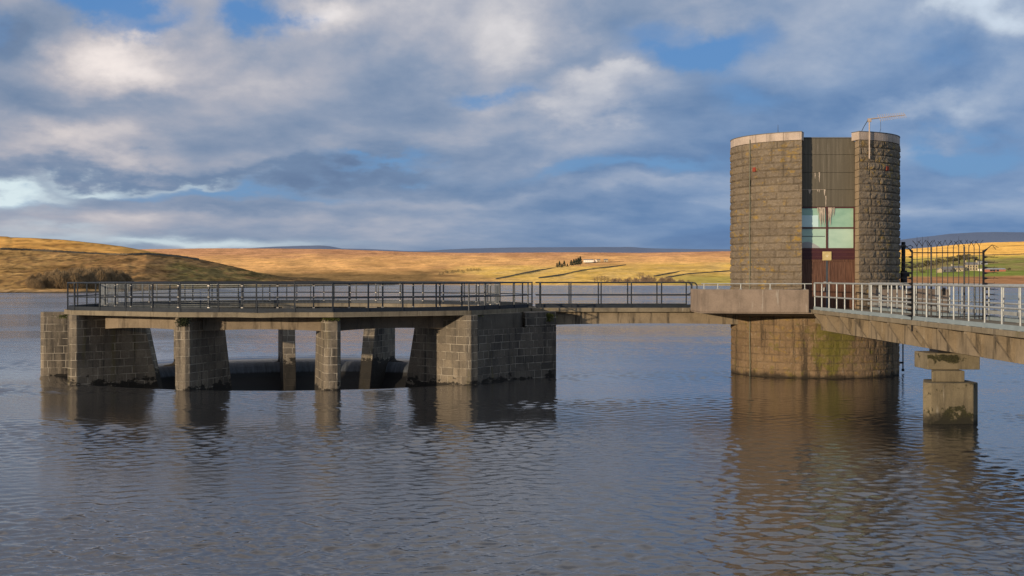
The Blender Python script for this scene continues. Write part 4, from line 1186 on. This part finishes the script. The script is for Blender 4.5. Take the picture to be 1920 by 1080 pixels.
def leafy(h, w_, rr, mat, n=1500):
    t = bpy.data.objects.new('hedgerow_tree', None); C.objects.link(t)
    tr = MB().tube((0,0,-.5),(0,0,h*.45),h*.03,h*.018,6)
    cl = []
    for _ in range(9):
        a = rr.random()*6.283; e = rr.random()**.5*w_*.34; c = Vector((e*math.cos(a), e*math.sin(a), h*(.42+.42*rr.random())))
        cl.append((c, w_*(.14+.13*rr.random()))); tr.tube((0,0,h*.3), c, h*.012, h*.004, 4)
    b = MB()
    for _ in range(n):
        c, r = rr.choice(cl); v = Vector((rr.gauss(0,1),rr.gauss(0,1),rr.gauss(0,.8))).normalized()*r*rr.random()**.4
        p = c+v; s = h*.022*(.5+rr.random()); a = Vector((rr.gauss(0,1),rr.gauss(0,1),rr.gauss(0,1))).normalized(); q = a.orthogonal().normalized()
        b.add([p-a*s, p+q*s*.7, p+a*s, p-q*s*.7], [(0,1,2,3)])
    tr.build('trunk', M['bark'], t); b.build('crown', mat, t); return t
def hpx(land, a, y, px_): return px_/F*land.point(a, y).y
tr_ = random.Random(21)
# conifer clumps
first = None
G1 = 'conifers beside the white farmhouse'
for i, (a, y, hp) in enumerate([(1044.5,502,10),(1049,501.5,12.5),(1053.5,501.5,8.5),(1058,500.5,12.5),(1064,500,6.5),(1071,499,12),(1076,498.5,13.5),(1080,498,14),(1084,497.5,15),(1088,497,17)]):
    h = hpx(moor, a, y, hp); p = moor.point(a, y, -.3)
    lab = 'dark conifer in the lower left clump below the white farmhouse' if i < 5 else 'dark conifer in the taller clump right beside the white farmhouse'
    if first is None: first = conifer(10, tr_); tag(first, lab, 'conifer', G1+', lower left clump'); first.location = p; first.scale = (h/10,)*3
    else: dup(first, p, tr_.random()*6, (h/10*(1+.3*tr_.random()),)*2+(h/10,), lab, G1 + (', lower left clump' if i < 5 else ', taller clump'))
# bare shoreline trees
first = None
for i, (a, y, hp) in enumerate([(1114,531,15),(1120,530.5,19),(1127,530,20),(1134,530.5,20),(1140,531,16),(1199,524,20),(1206,523,17)]):
    h = hpx(moor, a, y, hp); p = moor.point(a, y, -.2)
    lab = 'bare winter tree in the shoreline group above the footbridge' if i < 5 else 'bare tree rising above the shrubs left of the tower'
    grp = 'bare shoreline trees' if i < 5 else 'bare trees above the shrubs'
    if first is None: first = bare_tree(10, tr_); tag(first, lab, 'tree', grp); first.location = p; first.scale = (h/10,)*3
    else: dup(first, p, tr_.random()*6, (h/10*(.9+.3*tr_.random()),)*2+(h/10,), lab, grp)
# purple-brown shoreline shrubs
first = None
for i in range(26):
    a = 1140+150*i/25+tr_.gauss(0,2.5); y = 531.5-3*tr_.random(); hp = 10+5*math.sin(i/25*math.pi)*tr_.random()-.06*abs(a-1205)
    hp = max(5, hp); h = hpx(moor, a, y, hp); p = moor.point(a, y, -.2)
    lab = 'purple-brown shrub in the shoreline thicket left of the tower'; grp = 'shrubs along the far shore'
    if first is None: first = shrub(4, 5, tr_, M['twig2'], 520); tag(first, lab, 'shrub', grp); first.location = p; first.scale = (h/4,)*3
    else: dup(first, p, tr_.random()*6, (h/4*(1+.5*tr_.random()),)*2+(h/4,), lab, grp)
# gully shrubs on the moor
first = None
for i in range(14):
    a = 825+75*i/13+tr_.gauss(0,1.5); y = 514-(a-825)*.09+tr_.gauss(0,1); h = hpx(moor, a, y, 4+2*tr_.random()); p = moor.point(a, y, -.2)
    lab = 'small dark shrub in the gully line on the golden moor'; grp = 'gully shrubs on the moor'
    if first is None: first = shrub(4, 5, tr_, M['wood'], 260); tag(first, lab, 'shrub', grp); first.location = p; first.scale = (h/4,)*3
    else: dup(first, p, tr_.random()*6, (h/4*1.4,)*2+(h/4,), lab, grp)
# brown willow scrub on the left shore
first = None
for i in range(34):
    a = 62+190*(i%17)/16+tr_.gauss(0,4); back = i >= 17
    y = (533 if back else 539)+tr_.gauss(0,1.2); env = math.sin(min(1,max(.12,(a-45)/215))*math.pi)**.45
    hp = (26+7*tr_.random())*env*(1+.12*sstep(a,150,240)); h = hpx(low, a, y, hp); p = low.point(a, y, -.4)
    lab = 'bare brown willow shrub in the thicket on the left shore'; grp = 'willow scrub on the left shore'
    if first is None: first = shrub(4, 4.4, tr_, M['twig'], 1500); tag(first, lab, 'shrub', grp); first.location = p; first.scale = (h/4,)*3
    else: dup(first, p, tr_.random()*6, (h/4*(1+.3*tr_.random()),)*2+(h/4,), lab, grp)
# trees round the right farm
first = None
for i, (a, y, hp, wd) in enumerate([(1700,507,16,1.2),(1712,508,18,1.3),(1724,508,20,1.3),(1737,506,22,1.3),(1750,504,20,1.3),(1763,499,18,1.4),(1775,497,19,1.4),(1787,496,19,1.4),(1799,495,21,1.5),(1810,494,21,1.3),(1818,492,20,1.2),(1828,493,15,1.3),(1838,495,11,1.3),(1730,514,10,1.5),(1891,508,8,1.5)]):
    h = hpx(moor, a, y, hp); p = moor.point(a, y, -.3)
    if i == 14: lab, grp = 'dark bush at the right end of the red shed', None
    elif i == 13: lab, grp = 'low dark bush below the trees left of the farm', None
    elif i < 5: lab, grp = 'winter tree in the wood left of the right-hand farm', 'trees left of the right farm'
    else: lab, grp = 'winter tree in the dark wood behind the right-hand farm', 'trees behind the right farm'
    if first is None: first = leafy(10, 8, tr_, M['wood']); tag(first, lab, 'tree', grp); first.location = p; first.scale = (h/10*wd, h/10*wd, h/10)
    else:
        d = dup(first, p, tr_.random()*6, (h/10*wd, h/10*wd, h/10), lab, grp)
        if grp is None and 'group' in d: del d['group']

# ------------------------------------------------------------------ farms
def house(name, label, cat, land, a0, a1, yb, hwall, hroof, wall, roof, wins=(), deep=6, gable=False, chim=()):
    """wins: (fraction along, fraction up, width m, height m)"""
    p = land.point((a0+a1)/2, yb); Yd = p.y; W = (a1-a0)/F*Yd; hw = hwall/F*Yd; hr_ = hroof/F*Yd
    t = thing(name, label, cat, (p.x, p.y, p.z-.2))
    x0, x1, y0, y1, z0 = p.x-W/2, p.x+W/2, p.y, p.y+deep, p.z-1.5
    zt = p.z+hw
    MB().box(x0,x1,y0,y1,z0,zt).build('wall', M[wall], t)
    if gable: 
        xm = (x0+x1)/2
        MB().add([(x0,y0,zt),(x1,y0,zt),(xm,y0,zt+hr_),(x0,y1,zt),(x1,y1,zt),(xm,y1,zt+hr_)],[(0,1,2),(5,4,3)]).build('gable', M[wall], t)
        MB().add([(x0-.2,y0-.2,zt),(xm,y0-.2,zt+hr_+.15),(xm,y1,zt+hr_+.15),(x0-.2,y1,zt),(x1+.2,y0-.2,zt),(x1+.2,y1,zt)],[(0,1,2,3),(1,4,5,2)]).build('roof', M[roof], t)
    else:
        ym = (y0+y1)/2
        ro = MB().add([(x0-.2,y0-.3,zt),(x1+.2,y0-.3,zt),(x1+.2,ym,zt+hr_),(x0-.2,ym,zt+hr_),(x0-.2,y1+.3,zt),(x1+.2,y1+.3,zt)],[(0,1,2,3),(3,2,5,4),(0,3,4),(1,5,2)]).build('roof', M[roof], t)
        for f in chim:
            xc = x0+(x1-x0)*f
            c = MB().box(xc-.5,xc+.5,ym-.4,ym+.4,zt+hr_*.6,zt+hr_+1.5).build('chimney', M[wall], t)
    for fx, fz, ww, wh in wins:
        xc = x0+(x1-x0)*fx; zc = p.z+hw*fz
        MB().box(xc-ww/2,xc+ww/2,y0-.06,y0-.01,zc-wh/2,zc+wh/2).build('window', M['openings'], t)
    return t
house('farmhouse', 'long low white farmhouse lit up on the golden moor', 'house', moor, 1094.5, 1113, 491.5, 4, 1.6, 'white', 'slate', [(.15,.5,.8,.9),(.4,.5,.8,.9),(.62,.5,.8,.9),(.85,.5,.8,.9)])
house('farm_barn', 'small pale gabled barn at the right end of the white farmhouse', 'barn', moor, 1114.5, 1119, 491.5, 3.2, 2.2, 'white', 'slate', [(.5,.4,1,1.2)], gable=True)
house('farm_barn', 'grey stone barn behind the white farmhouse', 'barn', moor, 1119.5, 1125.5, 491, 3, 2, 'cream', 'slate', [(.5,.4,1,1.2)])
house('farm_barn', 'isolated small grey barn right of the white farmhouse', 'barn', moor, 1132.5, 1140, 491, 3.2, 2, 'cream', 'slate', [(.4,.4,1.2,1.2)])
house('farm_cottage', 'small stone cottage with plain gable at the left end of the right farm', 'house', moor, 1759.5, 1766.5, 511, 5.5, 3, 'cream', 'slate', [], gable=True)
house('farm_barn', 'long slate-roofed barn with white doors in the right farm', 'barn', moor, 1767, 1785, 509.5, 5.2, 4.5, 'slate', 'slate', [(.25,.3,1.2,1.6),(.9,.4,1,1.6)])
house('farm_house', 'long cream stone house with lit front in the right farm', 'house', moor, 1785.5, 1807, 508.5, 6.2, 4, 'cream', 'slate', [(.15,.65,.9,1),(.4,.65,.9,1),(.65,.65,.9,1),(.85,.65,.9,1),(.25,.25,.9,1),(.7,.25,.9,1)], chim=(.04,))
house('farm_house', 'tall cream farmhouse with two end chimneys in the right farm', 'house', moor, 1812, 1834, 507.5, 11, 5, 'cream', 'slate', [(.15,.72,1,1.5),(.38,.72,1,1.5),(.62,.72,1,1.5),(.85,.72,1,1.5),(.15,.28,1,1.5),(.38,.28,1,1.5),(.62,.3,1,1.5),(.85,.28,1,1.5)], chim=(.04,.96))
house('farm_shed', 'small bright white shed right of the tall farmhouse', 'shed', moor, 1838, 1846, 507.5, 3.6, 1.2, 'white', 'slate', [(.5,.4,1,1.2)])
house('farm_shed', 'long low shed with red panels at the right end of the farm', 'shed', moor, 1848, 1886, 509, 3.8, 2.6, 'redsheet', 'greysheet', [(.28,.5,2.2,1.4),(.42,.5,2.2,1.4),(.6,.5,2,1.4)], deep=8)
house('farm_shed', 'grey tin shed on the slope above the right farm', 'shed', moor, 1836, 1852, 495.5, 4, 1.8, 'greysheet', 'greysheet', [(.3,.4,1.2,1.4)], deep=8)

# ------------------------------------------------------------------ render settings
sc = bpy.context.scene
sc.render.engine = 'CYCLES'
sc.view_settings.view_transform = 'Standard'; sc.view_settings.look = 'None'; sc.view_settings.exposure = 0; sc.view_settings.gamma = 1
sc.cycles.max_bounces = 6; sc.cycles.diffuse_bounces = 3; sc.cycles.glossy_bounces = 3
sc.cycles.sample_clamp_indirect = 6
